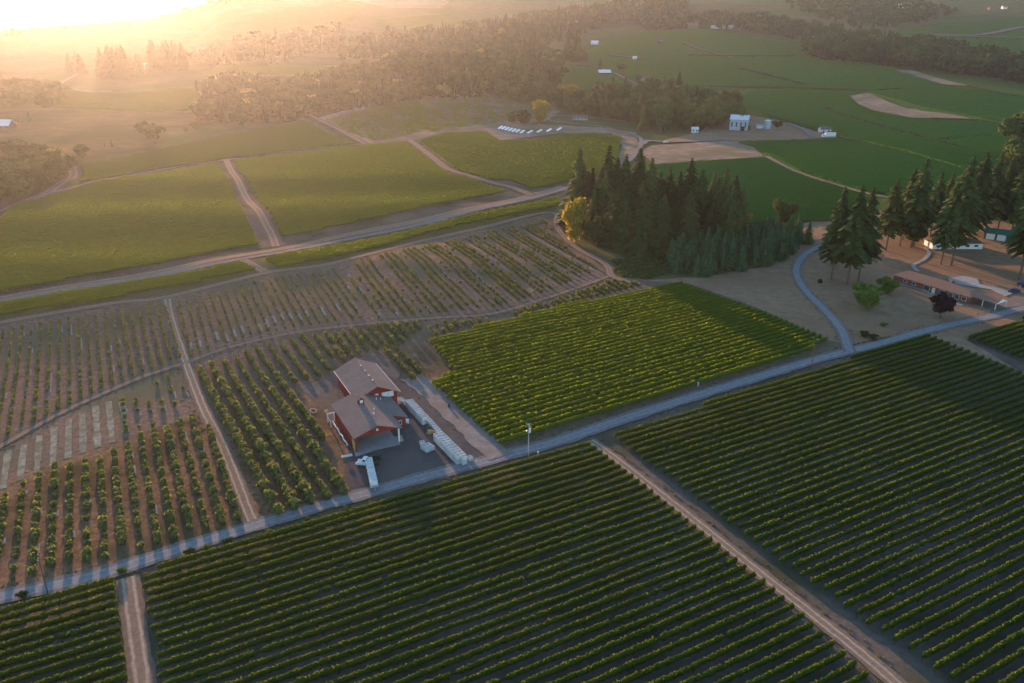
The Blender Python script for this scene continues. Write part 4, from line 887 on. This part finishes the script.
def barn_front():
    loc = (-38.4, 171.2); z = hz(*loc)
    e = empty('red_barn', (*loc, z), BR); tag(e, 'open fronted red barn with a small roof cupola and lean-to wing', 'barn')
    W, D, Z = 11.3, 19.4, 6.8; c = 5.65; s = .35; E = Z - c * s; bay = 8.0
    m = MB().box(0, 0, -.3, .2, D, E - .15).box(.2, D - .2, -.3, W, D, E - .15)
    m.box(.2, bay, -.3, W, bay + .2, E - .15)                                   # wall at the back of the open bay
    m.poly([(.2, bay, E - .15), (W, bay, E - .15), (c, bay, Z - .3)])
    m.box(W - .2, 0, E - 1.1, W, 7.2, E - .15)
    m.build('wall', M['red'], e)
    g = MB()                                                                     # front gable
    for y in (-.05, .12):
        g.poly([(0, y, E - .65), (W, y, E - .65), (W, y, E - .12), (c, y, Z - .25), (0, y, E - .12)] if y < 0 else [(0, y, E - .65), (0, y, E - .12), (c, y, Z - .25), (W, y, E - .12), (W, y, E - .65)])
    g.poly([(0, -.05, E - .65), (0, .12, E - .65), (W, .12, E - .65), (W, -.05, E - .65)])
    g.build('gable', M['red'], e)
    WX = 15.6; zw = Z - (WX - c) * s + .1
    wg = MB().box(W, 7.3, -.3, WX, 7.5, zw - .1).box(WX - .2, 7.5, -.3, WX, D, zw - .15).box(W, D - .2, -.3, WX - .2, D, zw - .15)
    wg.poly([(W, 7.3, zw - .1), (WX, 7.3, zw - .1), (W, 7.3, E - .2)])
    lt = wg.build('lean_to_wing', M['red'], e)
    w = MB().box(13.3, 7.2, 1.0, 14.5, 7.29, 2.3).build('window', M['white'], lt)
    MB().box(13.42, 7.16, 1.12, 13.85, 7.195, 2.18).box(13.95, 7.16, 1.12, 14.38, 7.195, 2.18).build('pane', M['glass'], w)
    o_ = .6
    zf = lambda x: Z - abs(x - c) * s
    r = MB().slab([(c, -.9, Z), (c, D + .4, Z), (-o_, D + .4, zf(-o_)), (-o_, -.9, zf(-o_))], .18)
    r.slab([(c, -.9, Z), (W + o_, -.9, zf(W + o_)), (W + o_, 6.6, zf(W + o_)), (WX + .4, 6.6, zf(WX + .4)), (WX + .4, D + .4, zf(WX + .4)), (c, D + .4, Z)], .18)
    rf = r.build('roof', M['roof'], e)
    cu = empty('cupola', (c, 13.2, Z - .2)); cu.parent = e
    MB().box(-.75, -.75, -.1, .75, .75, 1.3).poly([(-.75, -.75, 1.3), (.75, -.75, 1.3), (0, -.75, 1.85)]).poly([(-.75, .75, 1.3), (0, .75, 1.85), (.75, .75, 1.3)]).build('cupola_wall', M['red'], cu)
    MB().slab([(0, -.95, 2.0), (0, .95, 2.0), (-1.0, .95, 1.28), (-1.0, -.95, 1.28)], .1).slab([(0, -.95, 2.0), (1.0, -.95, 1.28), (1.0, .95, 1.28), (0, .95, 2.0)], .1).build('cupola_roof', M['roof'], cu)
    MB().box(-.4, -.82, .35, .4, -.752, 1.15).build('louvre', M['white'], cu)
    for (x, y) in ((c + 1.2, 6.0), (c + 5.2, 16.5), (c + 6.4, 16.7), (c + 2.2, 9.0)): MB().tube((x, y, zf(x) - .1), (x, y, zf(x) + .55), .12, .12, 8).build('roof_vent', M['white'], rf)
    for x in (.1, W - .1): MB().box(x - .18, -.12, -.2, x + .18, .24, E - .65).build('post', M['white'] if x > 1 else M['red'], e)
    MB().box(-.12, 0.2, 0, -.02, 2.6, 3.0).build('plywood_sheet', M['wood'], e)
    MB().box(.22, -1.2, .0, W - .25, bay - .05, .3).build('floor_slab', M['concrete'], e)
    MB().box(5.4, bay - .12, .1, 9.8, bay - .02, 3.4).build('rolling_door', M['white'], e)
    MB().box(c - .25, -.3, E + .2, c + .25, -.06, E + .75).build('gable_lamp', M['white'], e)
barn_front()
def on(x, y, rz=BR, base=(-38.4, 171.2)):
    a, b = rot2(x, y, rz); return base[0] + a, base[1] + b
# clutter beside the barns
p = on(-1.0, 4); q = MB()
for k in range(7): q.tube((-.15 * (k % 2), k * 2.0, .5 + .15 * (k % 3)), (.1 - .1 * (k % 2), k * 2.0 + 2.2, .55 + .12 * (k % 2)), .16, .16, 8)
for k in range(7): q.box(-.12, k * 2.0 + .3, 0, .12, k * 2.0 + .5, .5)
tag(q.build('irrigation_pipe', M['white'], None, (*p, hz(*p)), BR), 'long white pipe run along the west wall of the open barn', 'pipe')
p = on(-2.2, 18.5); q = MB()
q.box(0, 0, 0, .25, .25, 3.4).box(0, -3.2, 0, .2, -3.0, 2.4).box(0, -3.2, 1.9, .15, 0, 2.1).box(.1, -.05, 2.6, 4.2, .2, 2.9).box(4.0, -.05, 0, 4.2, .2, 2.7).box(1.8, -.05, 0, 2.0, .2, 2.7)
fr = q.build('scaffold', M['white'], None, (*p, hz(*p)), BR); tag(fr, 'white pipe frame at the back corner of the open barn', 'frame')
MB().dome((.1, .1, 3.4), .7, .7, .45).build('cover_cap', M['wood'], fr)
p = at(313.5, 411.5); q = MB()
for k in range(14):
    a0, a1 = 2 * math.pi * k / 14, 2 * math.pi * (k + 1) / 14
    q.tube((.8 * math.cos(a0), 1.3 * math.sin(a0), .08), (.8 * math.cos(a1), 1.3 * math.sin(a1), .08), .07, .07, 6)
tag(q.build('hose_loop', M['white'], None, (*p, hz(*p) + .2), .5), 'pale loop of hose lying on bare dirt west of the barns', 'hose')
p = at(347, 457)
q = MB().box(-1.3, -.5, .3, 1.3, .5, .42)
for sx in (-1.2, 1.1):
    for sy in (-.45, .38): q.box(sx, sy, 0, sx + .1, sy + .1, .3)
q.tube((-1.2, .2, .5), (1.2, .2, .5), .08).tube((-1.2, -.2, .5), (1.2, -.2, .5), .08)
tag(q.build('pipe_rack', M['white'], None, (*p, hz(*p)), .4), 'low white rack of pipes on dirt before the barn corner', 'rack')

# ------------------------------------------------------------------ fruit bins, trailers, vehicles in the yard
bin_me = MB().box(-.58, -.58, .12, .58, .58, .2)
for (x0, y0, x1, y1) in ((-.6, -.6, .6, -.53), (-.6, .53, .6, .6), (-.6, -.53, -.53, .53), (.53, -.53, .6, .53)): bin_me.box(x0, y0, .12, x1, y1, 1.12)
for x in (-.5, -.06, .38): bin_me.box(x, -.55, 0, x + .12, .55, .12)
lid = MB().box(-.52, -.52, .9, .52, .52, 1.0, 0)
BIN = bin_me.mesh('fruit_bin', M['bin']); LID = lid.mesh('contents', M['binrim'])
def bin_at(x, y, z, rz, label, group, covered=True):
    o = link('fruit_bin', BIN, None, (x, y, z), rz + rnd.uniform(-.03, .03)); tag(o, label, 'bin', group)
    if covered: link('contents', LID, o)
def bins(p0, ang, ni, nj, nk, label, group, gap=1.33):
    for i in range(ni):
        for j in range(nj):
            for k in range(nk):
                a, b = rot2(j * gap, i * gap, ang); x, y = p0[0] + a + rnd.uniform(-.04, .04), p0[1] + b + rnd.uniform(-.04, .04)
                bin_at(x, y, hz(*p0) + .45 + .0 + k * 1.18 - .22, ang, label, group, k == nk - 1)
BA = R(-90 + 27.0) + math.pi   # rows of bins run backwards along the barn axis
def rowdir(a, b): return math.atan2(b[1] - a[1], b[0] - a[0]) - math.pi / 2
s1a, s1b = (-23.3, 185.9), (-29.0, 196.0)
a1 = rowdir(s1a, s1b); bins(s1a, a1, 9, 1, 2, 'white fruit bin in the long double stack beside the barn wing', 'bins of the stack beside the barn wing')
s2a, s2b = (-13.0, 166.0), (-19.6, 177.4)
a2 = rowdir(s2a, s2b); bins(s2a, a2, 10, 2, 2, 'white fruit bin in the broad stack close to the road', 'bins of the broad stack close to the road')
bins((-11.6, 165.8), a2, 3, 1, 2, 'white fruit bin on the outer end of the broad stack', 'bins at the outer end of the broad stack')
bins((-10.3, 167.4), a2 + .3, 1, 1, 1, 'single white fruit bin standing off the stack corner', None)
s3a, s3b = (-18.0, 179.0), (-29.6, 201.0)
bins(s3a, rowdir(s3a, s3b), 17, 1, 1, 'white fruit bin in the low single line behind the stacks', 'bins of the low single line')
bins((-21.0, 171.6), a2 + .2, 2, 2, 1, 'white fruit bin in the small cluster on the asphalt', 'bins of the small cluster on the asphalt')
bins((-22.4, 174.6), a2 - .1, 1, 1, 1, 'lone white fruit bin next to the small asphalt cluster', None)
bins((-29.6, 197.0), a1 + .1, 3, 1, 1, 'white fruit bin at the head of the long stack', 'bins at the head of the long stack')
bins((-31.0, 197.9), a1 - .3, 2, 1, 1, 'slightly turned white fruit bin by the rear barn corner', 'turned bins by the rear barn corner')
p = at(431, 433.5); tag(MB().box(-1.1, -.6, 0, 1.1, .6, .14).box(-.9, -.5, .14, .2, .5, .9).box(.3, -.4, .14, 1, .3, .5).build('pallet_load', M['wood'], None, (*p, hz(*p) + .2), .5), 'tan pallet load between the two white bin stacks', 'pallet')
p = at(428, 430); tag(MB().box(-.9, -.5, 0, .9, .5, .3).box(-.6, -.4, .3, .4, .4, .7).build('pallet_load', M['pole'], None, (*p, hz(*p) + .2), .3), 'dark pallet load at the end of the long stack', 'pallet')
p = at(449, 408); tag(MB().tube((0, 0, 0), (0, 0, .9), .32, .32, 12).tube((0, 0, .9), (0, 0, .94), .34, .34, 12).build('barrel', M['blue'], None, (*p, hz(*p) + .3)), 'dark blue barrel at the edge of the middle vineyard', 'barrel')

def wheel(parent, x, y, r, w):
    t = MB().tube((x, y - w / 2, r), (x, y + w / 2, r), r, r, 14).build('wheel', M['rubber'], parent); MB().tube((x, y - w / 2 - .02, r), (x, y + w / 2 + .02, r), r * .5, r * .5, 10).build('rim', M['metal'], t)
# ribbed white trailer
ta, tb = at(369.5, 467), at(374.5, 489.5)
ang = math.atan2(tb[1] - ta[1], tb[0] - ta[0]); mid = ((ta[0] + tb[0]) / 2, (ta[1] + tb[1]) / 2)
e = empty('trailer', (*mid, hz(*mid) + .2), ang); tag(e, 'white trailer with a ribbed load top parked before the open barn', 'trailer'); e.scale = (1, .8, .95)
MB().box(-6, -1.15, .95, 6.0, 1.15, 1.15).tube((6, 0, 1.05), (7.2, 0, .8), .09).build('deck', M['metal'], e)
for k in range(8):
    x = -5.7 + k * 1.42
    b = MB().slab([(x, -1.0, 2.25), (x + 1.14, -1.0, 2.25), (x + 1.14, 1.0, 2.25), (x, 1.0, 2.25)], 1.08).build('load_tub', M['white'], e)
    MB().box(x + .12, -.85, 2.252, x + 1.02, .85, 2.28).build('tub_cover', M['bin'], b)
for x in (-4.6, -3.4, 3.8):
    for y in (-1.0, 1.0): wheel(e, x, y, .48, .28)
# white tractor cab truck
p = at(362, 466.5); e = empty('truck', (*p, hz(*p) + .2), ang + R(62)); tag(e, 'white cab truck turned sideways at the head of the ribbed trailer', 'truck'); e.scale = (.85, .82, .85)
MB().box(-1.2, -.45, .55, 2.4, .45, .8).build('chassis', M['dark'], e)
MB().box(.4, -1.05, .8, 2.3, 1.05, 1.9).slab([(.5, -1.0, 2.75), (1.7, -1.0, 2.75), (1.7, 1.0, 2.75), (.5, 1.0, 2.75)], .85).build('cab', M['white'], e)
MB().poly([(1.72, -.9, 2.68), (1.72, .9, 2.68), (2.2, .9, 1.92), (2.2, -.9, 1.92)]).box(.7, -1.03, 2.0, 1.5, -1.01, 2.6).box(.7, 1.01, 2.0, 1.5, 1.03, 2.6).build('windscreen', M['glass'], e)
MB().box(-1.5, -1.1, .82, .3, 1.1, 1.1).box(-1.5, -1.1, 1.1, .3, -1.02, 1.5).box(-1.5, 1.02, 1.1, .3, 1.1, 1.5).build('bed', M['white'], e)
for x in (-.8, 1.5):
    for y in (-.95, .95): wheel(e, x, y, .45, .28)
p = at(375, 464.5); e = empty('grape_hopper', (*p, hz(*p) + .2), .4); tag(e, 'round dark green steel hopper beside the ribbed trailer', 'hopper')
MB().tube((0, 0, .5), (0, 0, 1.7), 1.0, 1.55, 14, cap=False).tube((0, 0, .5), (0, 0, .52), 1.0, 1.0, 14).build('tub', M['green'], e)
MB().tube((0, 0, 1.69), (0, 0, 1.76), 1.62, 1.62, 14, cap=False).tube((0, 0, 1.0), (0, 0, 1.35), 1.2, 1.38, 12).build('grape_fill', M['dark'], e)
for a in range(4):
    x, y = math.cos(a * 1.571 + .7), math.sin(a * 1.571 + .7); MB().box(x - .08, y - .08, 0, x + .08, y + .08, 1.1).build('leg', M['green'], e)
# silver van by the wing
p = at(401, 424.5); e = empty('parked_car', (*p, hz(*p) + .2), BR - .3); tag(e, 'pale blue car tucked against the red lean-to wing', 'car')
b = MB().box(-2.1, -.85, .3, 2.1, .85, .95); b.slab([(-1.3, -.75, 1.45), (.8, -.75, 1.45), (.8, .75, 1.45), (-1.3, .75, 1.45)], .5)
b.build('body', M['panel'], e)
MB().poly([(.81, -.7, 1.42), (.81, .7, 1.42), (1.3, .7, .96), (1.3, -.7, .96)]).box(-1.2, -.77, 1.05, .7, -.755, 1.38).build('window', M['glass'], e)
for x in (-1.3, 1.3):
    for y in (-.8, .8): wheel(e, x, y, .33, .2)
p = at(398.5, 441); tag(MB().tube((0, 0, 0), (0, 0, 1.0), .25, .2, 10).tube((0, 0, 1.0), (0, 0, 1.25), .2, .05, 10).box(-.35, -.35, 0, .35, .35, .12).build('bollard', M['wood'], None, (*p, hz(*p) + .25)), 'yellow bollard at the corner post of the open bay', 'bollard')

# ------------------------------------------------------------------ utility poles
def pole(px, yb, yt, m, label, arms=1, lean=0, box=False):
    x, y = at(px, yb); h = top_z(px, yb, yt); e = empty('utility_pole', (x, y, hz(x, y)), R(-61)); tag(e, label, 'pole')
    MB().tube((0, 0, -.2), (lean, 0, h), .12, .08, 8).build('shaft', M[m], e)
    MB().box(lean - 1.1, -.06, h - .8, lean + 1.1, .06, h - .62).build('crossarm', M[m], e)
    for k in (-1, 0.35, 1): MB().tube((lean + k, 0, h - .62), (lean + k, 0, h - .38), .07, .04, 6).build('insulator', M['white'], e)
    if box:
        MB().tube((.38, .1, h - 2.4), (.38, .1, h - 1.3), .24, .24, 10).build('transformer', M['white'], e)
        MB().tube((0, 0, h - 2.9), (-.9, 0, h - 2.6), .05, .05, 6).tube((-1.1, 0, h - 2.7), (-.8, 0, h - 2.55), .16, .1, 8).build('lamp_arm', M['metal'], e)
pole(528.5, 457, 423, 'palepole', 'pale utility pole with a white transformer at the road beside the yard lane', box=True)
pole(48.5, 595.5, 555, 'pole', 'dark wooden pole on the road verge at the left picture edge')
pole(811, 369.5, 337, 'pole', 'thin brown pole on the road verge below the curving drive')
for (px, py, lab) in [(538, 456, 'small white meter post right of the pale pole'), (698, 386, 'short white marker post at the verge of the middle vineyard')]:
    p = at(px, py); tag(MB().box(-.12, -.1, 0, .12, .1, .9).box(-.2, -.15, .9, .2, .15, 1.2).build('marker_post', M['white'], None, (*p, hz(*p))), lab, 'post')
for i, (x, yb, yt, lab) in enumerate([(24, 598, 590, 'small roadside shrub beside the dark pole'), (208, 551, 544, 'round roadside shrub opposite the orchard track'), (229, 545, 541, 'second small shrub on the verge below the orchard track'), (270, 535, 529, 'upright little shrub on the verge below the big orchard rows'),
      (310, 524, 519, 'low verge shrub opposite the barn orchard corner'), (347, 512, 506, 'verge shrub just before the barn yard entrance'), (190, 556, 552, 'tiny shrub at the road edge near the dirt track mouth'), (123, 573, 570, 'dark low tuft at the mouth of the wide dirt track')]):
    ptree('bright' if i % 2 else 'oak', x, yb, yt, lab, 'shrub', parts=False, wid=1.2, name='roadside_shrub')

# ------------------------------------------------------------------ ranch house
def house(loc, ang, label, L, D, eave, ridge, wall, roof, openings, hip=2.5, name='house', garage=None, wing=None):
    z = hz(*loc); e = empty(name, (*loc, z + .1), ang); tag(e, label, 'house')
    MB().box(0, 0, -.3, L, D, eave - .05).build('wall', M[wall], e)
    o = .7; c = D / 2
    A, B_, C_, D_ = (-o, -o, eave), (L + o, -o, eave), (L + o, D + o, eave), (-o, D + o, eave); r1, r2 = (hip, c, ridge), (L - hip, c, ridge)
    m = MB().poly([A, B_, r2, r1]).poly([C_, D_, r1, r2]).poly([D_, A, r1]).poly([B_, C_, r2]).poly([A, D_, C_, B_])
    rf = m.build('roof', M[roof], e)
    for (x0, x1, z0, z1, kind) in openings:
        if kind == 'w':
            f = MB().box(x0, -.08, z0, x1, -.02, z1).build('window', M['white'], e); MB().box(x0 + .12, -.11, z0 + .12, x1 - .12, -.082, z1 - .12).build('pane', M['glass'], f)
        elif kind == 'g': MB().box(x0, -.08, z0, x1, -.02, z1).build('garage_door', M['white'], e)
        elif kind == 'd': MB().box(x0, -.08, z0, x1, -.02, z1).build('door', M['white'], e)
    return e, rf
A_ = (155.6, 313.4); ang = math.atan2(283.5 - 311.9, 173.4 - 157.1 + .6)
ang = math.atan2(277.5 - 311.9, 180.0 - 157.1)
A_ = at(893, 281.5)
Bp = at(968, 304); ang = math.atan2(Bp[1] - A_[1], Bp[0] - A_[0]); Lh = math.dist(A_, Bp)
e, rf = house(A_, ang, 'long low brick ranch house with a brown shingle roof by the road', Lh, 9.0, 2.7, 4.7, 'brick', 'houseroof',
              [(Lh * .14, Lh * .19, .9, 2.2, 'w'), (Lh * .26, Lh * .31, .9, 2.2, 'w'), (Lh * .42, Lh * .50, .3, 2.3, 'w'), (Lh * .53, Lh * .57, 0, 2.2, 'd'), (Lh * .62, Lh * .70, .7, 2.2, 'w'), (Lh * .74, Lh * .80, .4, 2.3, 'w'), (Lh * .82, Lh * .88, .4, 2.3, 'w'), (Lh * .91, Lh * .97, .6, 2.2, 'w')], hip=3.0)
MB().box(-.06, 1.2, 0, -.02, 5.2, 2.3).build('garage_door', M['white'], e)
MB().box(Lh * .68, 4.2, 4.3, Lh * .68 + .9, 5.1, 5.6).build('chimney', M['brick'], rf)
cp = MB().poly([(Lh - 1, 1.0, 2.75), (Lh + 9.5, 1.0, 2.6), (Lh + 9.5, 4.6, 3.9), (Lh - 2, 4.6, 4.1)]).poly([(Lh + 9.5, 4.6, 3.9), (Lh + 9.5, 8.2, 2.6), (Lh - 1, 8.2, 2.75), (Lh - 2, 4.6, 4.1)]).build('carport_roof', M['houseroof'], e)
MB().poly([(Lh + 9.52, 1.0, 2.55), (Lh + 9.52, 8.2, 2.55), (Lh + 9.52, 4.6, 3.85)]).build('gable', M['white'], cp)
for x, y in ((Lh + 9.3, 1.2), (Lh + 9.3, 8.0), (Lh + 4.5, 1.2)): MB().box(x - .1, y - .1, -.2, x + .1, y + .1, 2.65).build('post', M['white'], e)
house(at(932, 249.5), math.atan2(at(975, 248)[1] - at(932, 249.5)[1], at(975, 248)[0] - at(932, 249.5)[0]) - .12, 'white single storey house under the tall firs', 23, 8.0, 2.8, 4.0, 'white', 'brownroof', [(1.5, 3.5, 1, 2.2, 'w'), (6, 8, 1, 2.2, 'w'), (11, 12, 0, 2.1, 'd'), (15, 17, 1, 2.2, 'w'), (19, 21, 1, 2.2, 'w')], hip=1.2)
s_ = at(983, 239); e_, rf = house(s_, R(-34), 'teal metal shed with two white roller doors', 13, 7, 3.4, 5.0, 'teal', 'teal', [(1, 4.6, .1, 2.9, 'g'), (5.6, 9.2, .1, 2.9, 'g'), (10.8, 12, .1, 2.3, 'd')], hip=.05, name='shed'); e_['category'] = 'shed'
sheet('patio', [(947, 279), (964, 276.5), (977, 279), (980, 285), (1000, 289), (1016, 293), (1005, 297), (990, 290), (970, 287), (950, 283)], M['concrete'], 5, soft=0)
sheet('forecourt', [(972, 303), (1000, 303), (1016, 298), (1030, 296), (1060, 290), (1060, 295), (1016, 307), (994, 310)], M['gravel'], 5, soft=0)
ribbon('garden_path', [(918, 272), (913, 266), (924, 260), (929, 253), (924, 248.5), (934, 250.5)], 1.7, M['concrete'], 5, 'winding pale concrete path between the two houses')
ribbon('garden_path', [(895, 283), (920, 290), (936, 297), (962, 306)], 1.6, M['concrete'], 5)
p = at(1014, 293); e = empty('parked_car', (*p, hz(*p) + .2), .3); tag(e, 'blue car parked at the end of the ranch house carport', 'car')
MB().box(-2.1, -.85, .3, 2.1, .85, .95).slab([(-1.3, -.75, 1.5), (.8, -.75, 1.5), (.8, .75, 1.5), (-1.3, .75, 1.5)], .55).build('body', M['blue'], e)
MB().poly([(.81, -.7, 1.45), (.81, .7, 1.45), (1.3, .7, .96), (1.3, -.7, .96)]).box(-1.2, -.77, 1.05, .7, -.755, 1.4).build('window', M['glass'], e)
for x in (-1.3, 1.3):
    for y in (-.8, .8): wheel(e, x, y, .33, .2)
p = at(1021, 287); e = copy_tree(e); e.location = (*p, hz(*p) + .2); e.rotation_euler.z = 1.4; tag(e, 'second car parked beyond the blue one on the concrete', 'car')
p = at(820, 283); tag(MB().box(-.9, -.5, 0, .9, .5, .12).box(-.8, -.4, .12, .8, .4, .9).box(-.8, .25, .9, .8, .4, 1.5).build('garden_bench', M['dark'], None, (*p, hz(*p) + .1), .3), 'dark bench on the dry lawn left of the lone fir', 'bench')

# ------------------------------------------------------------------ winery and far buildings
def far_house(px, py, w, d, h, rz, wall, roof, label, name='farmhouse', cat='house', rise=.35, win=True):
    p = at(px, py)
    if p is None: return None
    e = empty(name, (*p, hz(*p)), rz); tag(e, label, cat)
    MB().box(-w / 2, 0, -.5, w / 2, d, h).poly([(-w / 2, 0, h), (-w / 2, d, h), (-w / 2, d / 2, h + d * rise)]).poly([(w / 2, 0, h), (w / 2, d / 2, h + d * rise), (w / 2, d, h)]).build('wall', M[wall], e)
    o = .5; zr = h + d * rise + .12; ze = h - o * rise * 2 + .12
    MB().slab([(-w / 2 - o, -o, ze), (w / 2 + o, -o, ze), (w / 2 + o, d / 2, zr), (-w / 2 - o, d / 2, zr)], .2).slab([(-w / 2 - o, d / 2, zr), (w / 2 + o, d / 2, zr), (w / 2 + o, d + o, ze), (-w / 2 - o, d + o, ze)], .2).build('roof', M[roof], e)
    if win:
        n = max(2, int(w / 4))
        for k in range(n):
            x = -w / 2 + w * (k + .5) / n; MB().box(x - .6, -.1, h * .35, x + .6, -.02, h * .75).build('window', M['glass'], e)
    return e
e = far_house(738, 131, 17, 16, 11, R(-20), 'winery', 'wineryroof', 'tall grey blue winery building with a pale metal roof', 'winery', 'winery', .22)
MB().box(-8.6, 2, 0, -8.52, 7, 5).build('door', M['white'], e); MB().box(2, -.3, 0, 6, -.05, 4.5).build('door', M['dark'], e)
far_house(695, 133, 6, 4, 4, 0, 'white', 'wineryroof', 'small white hut at the edge of the winery grove', 'hut', 'hut')
far_house(760, 129, 6, 4, 2.5, 0, 'panel', 'winery', 'low pale shed between the winery and the dark silo', 'shed', 'shed', win=False)
p = at(767, 129); e = empty('silo', (*p, hz(*p))); tag(e, 'dark round tank behind the low pale shed', 'tank')
MB().tube((0, 0, -.5), (0, 0, 8), 3.2, 3.2, 16).build('tank_wall', M['winery'], e); MB().tube((0, 0, 8), (0, 0, 9.2), 3.3, .3, 16).build('tank_roof', M['wineryroof'], e)
far_house(826, 133, 10, 7, 3.5, R(5), 'panel', 'brownroof', 'small grey roofed shed behind the white box truck', 'shed', 'shed')
p = at(829, 138.3); e = empty('box_truck', (*p, hz(*p) + .8), R(4)); tag(e, 'white box truck parked at the drive end on the green hill', 'truck')
MB().box(-4.2, -1.2, 1, 5.5, 1.2, 4.2).build('cargo_box', M['white'], e); MB().box(-6.6, -1.1, .7, -4.4, 1.1, 3.0).build('cab', M['white'], e); MB().box(-6.3, -1.14, 1.8, -5.3, -1.11, 2.7).build('window', M['glass'], e)
for x in (-5.4, 1.5, 3.5):
    for y in (-1, 1): wheel(e, x, y, .5, .3)
def small_car(px, py, m, label, rz):
    p = at(px, py); e = empty('parked_car', (*p, hz(*p) + .8), rz); tag(e, label, 'car')
    MB().box(-2.2, -.9, .35, 2.2, .9, 1.0).slab([(-1.3, -.8, 1.6), (.9, -.8, 1.6), (.9, .8, 1.6), (-1.3, .8, 1.6)], .6).build('body', M[m], e)
    MB().box(-1.2, -.83, 1.08, .8, -.81, 1.5).build('window', M['glass'], e)
    for x in (-1.4, 1.4):
        for y in (-.8, .8): wheel(e, x, y, .35, .22)
small_car(665.5, 143.8, 'white', 'white car on the paved lot above the bare field', .4)
far_house(661, 44, 9, 8, 4, .1, 'dark', 'brownroof', 'dark farm building at the hilltop wood', cat='house')
far_house(572, 46, 14, 10, 4.5, .2, 'winery', 'brownroof', 'grey farmhouse at the foot of the wooded slope')
far_house(595, 45, 13, 9, 4.5, .1, 'white', 'wineryroof', 'white roofed house at the western end of the green hill')
far_house(635, 60.5, 6, 5, 5, .1, 'white', 'wineryroof', 'tiny bright white hut on the bare strip of the hill', 'hut', 'hut')
far_house(605, 75, 18, 11, 3.5, .1, 'dark', 'wineryroof', 'pale roofed dark barn on the hillside track', 'barn', 'barn')
far_house(642, 81, 16, 9, 3.5, -.1, 'winery', 'brownroof', 'grey house hidden among trees on the green hill')
far_house(693, 29, 24, 12, 9, 0, 'pole', 'brownroof', 'tall open framed building on the hilltop', 'hall', 'hall')
far_house(715, 28.5, 16, 9, 4, 0, 'panel', 'wineryroof', 'pale metal building beside the hilltop hall', 'shed', 'shed')
far_house(728, 28.5, 22, 9, 4.5, 0, 'winery', 'winery', 'long blue grey building right of the pale hilltop shed', 'shed', 'shed')
far_house(902, 8, 24, 14, 6, 0, 'white', 'wineryroof', 'pale long building at the valley head', 'building', 'building')
far_house(1005, 9, 12, 10, 6, 0, 'white', 'brownroof', 'small white house at the upper edge of the eastern fields')
far_house(993, 10, 20, 12, 5, 0, 'brick', 'brownroof', 'brown roofed house beside the small white one')
far_house(150, 69, 34, 12, 4.5, R(8), 'white', 'wineryroof', 'long white hill house between the hazy fir groves')
far_house(580, 120, 16, 6, 3, R(-4), 'winery', 'brownroof', 'low pale roofed shed above the loop road', 'shed', 'shed')
far_house(622, 111, 14, 8, 3.5, R(-4), 'panel', 'wineryroof', 'white house half hidden in the winery grove')
far_house(-1, 130, 18, 12, 4, 0, 'pole', 'wineryroof', 'dark shed at the left picture edge on the dry meadow', 'shed', 'shed')

# tilted pale panels above the fields
for i, (x, y) in enumerate([(500.5, 129.7), (503.8, 130.2), (507, 131), (510.5, 131.8), (514, 132.6), (517.8, 133.2), (522.3, 134), (530, 134.2), (539.5, 133.2), (549, 132.4), (559, 131.3)]):
    p = at(x, y); a = R(79 if i < 7 else 75)
    e = empty('solar_panel', (*p, hz(*p) + 1.0), a)
    tag(e, ('pale tilted panel in the close row of seven above the green field' if i < 7 else ['first pale panel right of the close row of seven', 'second pale panel beyond the close row of seven', 'third pale panel beyond the close row of seven', 'last pale panel, nearest to the loop road'][i - 7]), 'panel', 'close set pale panels' if i < 7 else 'spaced pale panels')
    MB().slab([(-10, -.95, 1.0), (10, -.95, 1.0), (10, .95, 1.6), (-10, .95, 1.6)], .1).build('panel_face', M['panel'], e)
    for xx in (-7, 0, 7): MB().box(xx - .1, -.1, -.8, xx + .1, .1, 1.35).build('leg', M['metal'], e)

# ------------------------------------------------------------------ haze
hm = bpy.data.materials.new('haze'); hm.use_nodes = True; nt = hm.node_tree; nt.nodes.remove(nt.nodes['Principled BSDF'])
pv = nt.nodes.new('ShaderNodeVolumePrincipled'); pv.inputs['Color'].default_value = (0.93, 0.94, 0.97, 1); pv.inputs['Density'].default_value = HAZE_DENSITY; pv.inputs['Anisotropy'].default_value = HAZE_G
nt.links.new(pv.outputs[0], nt.nodes['Material Output'].inputs['Volume'])
hb = MB().box(-12500, -150, -25, 12500, 12300, 262).build('haze', hm); tag(hb, 'thin pale evening haze over the whole valley', 'haze', kind='stuff')
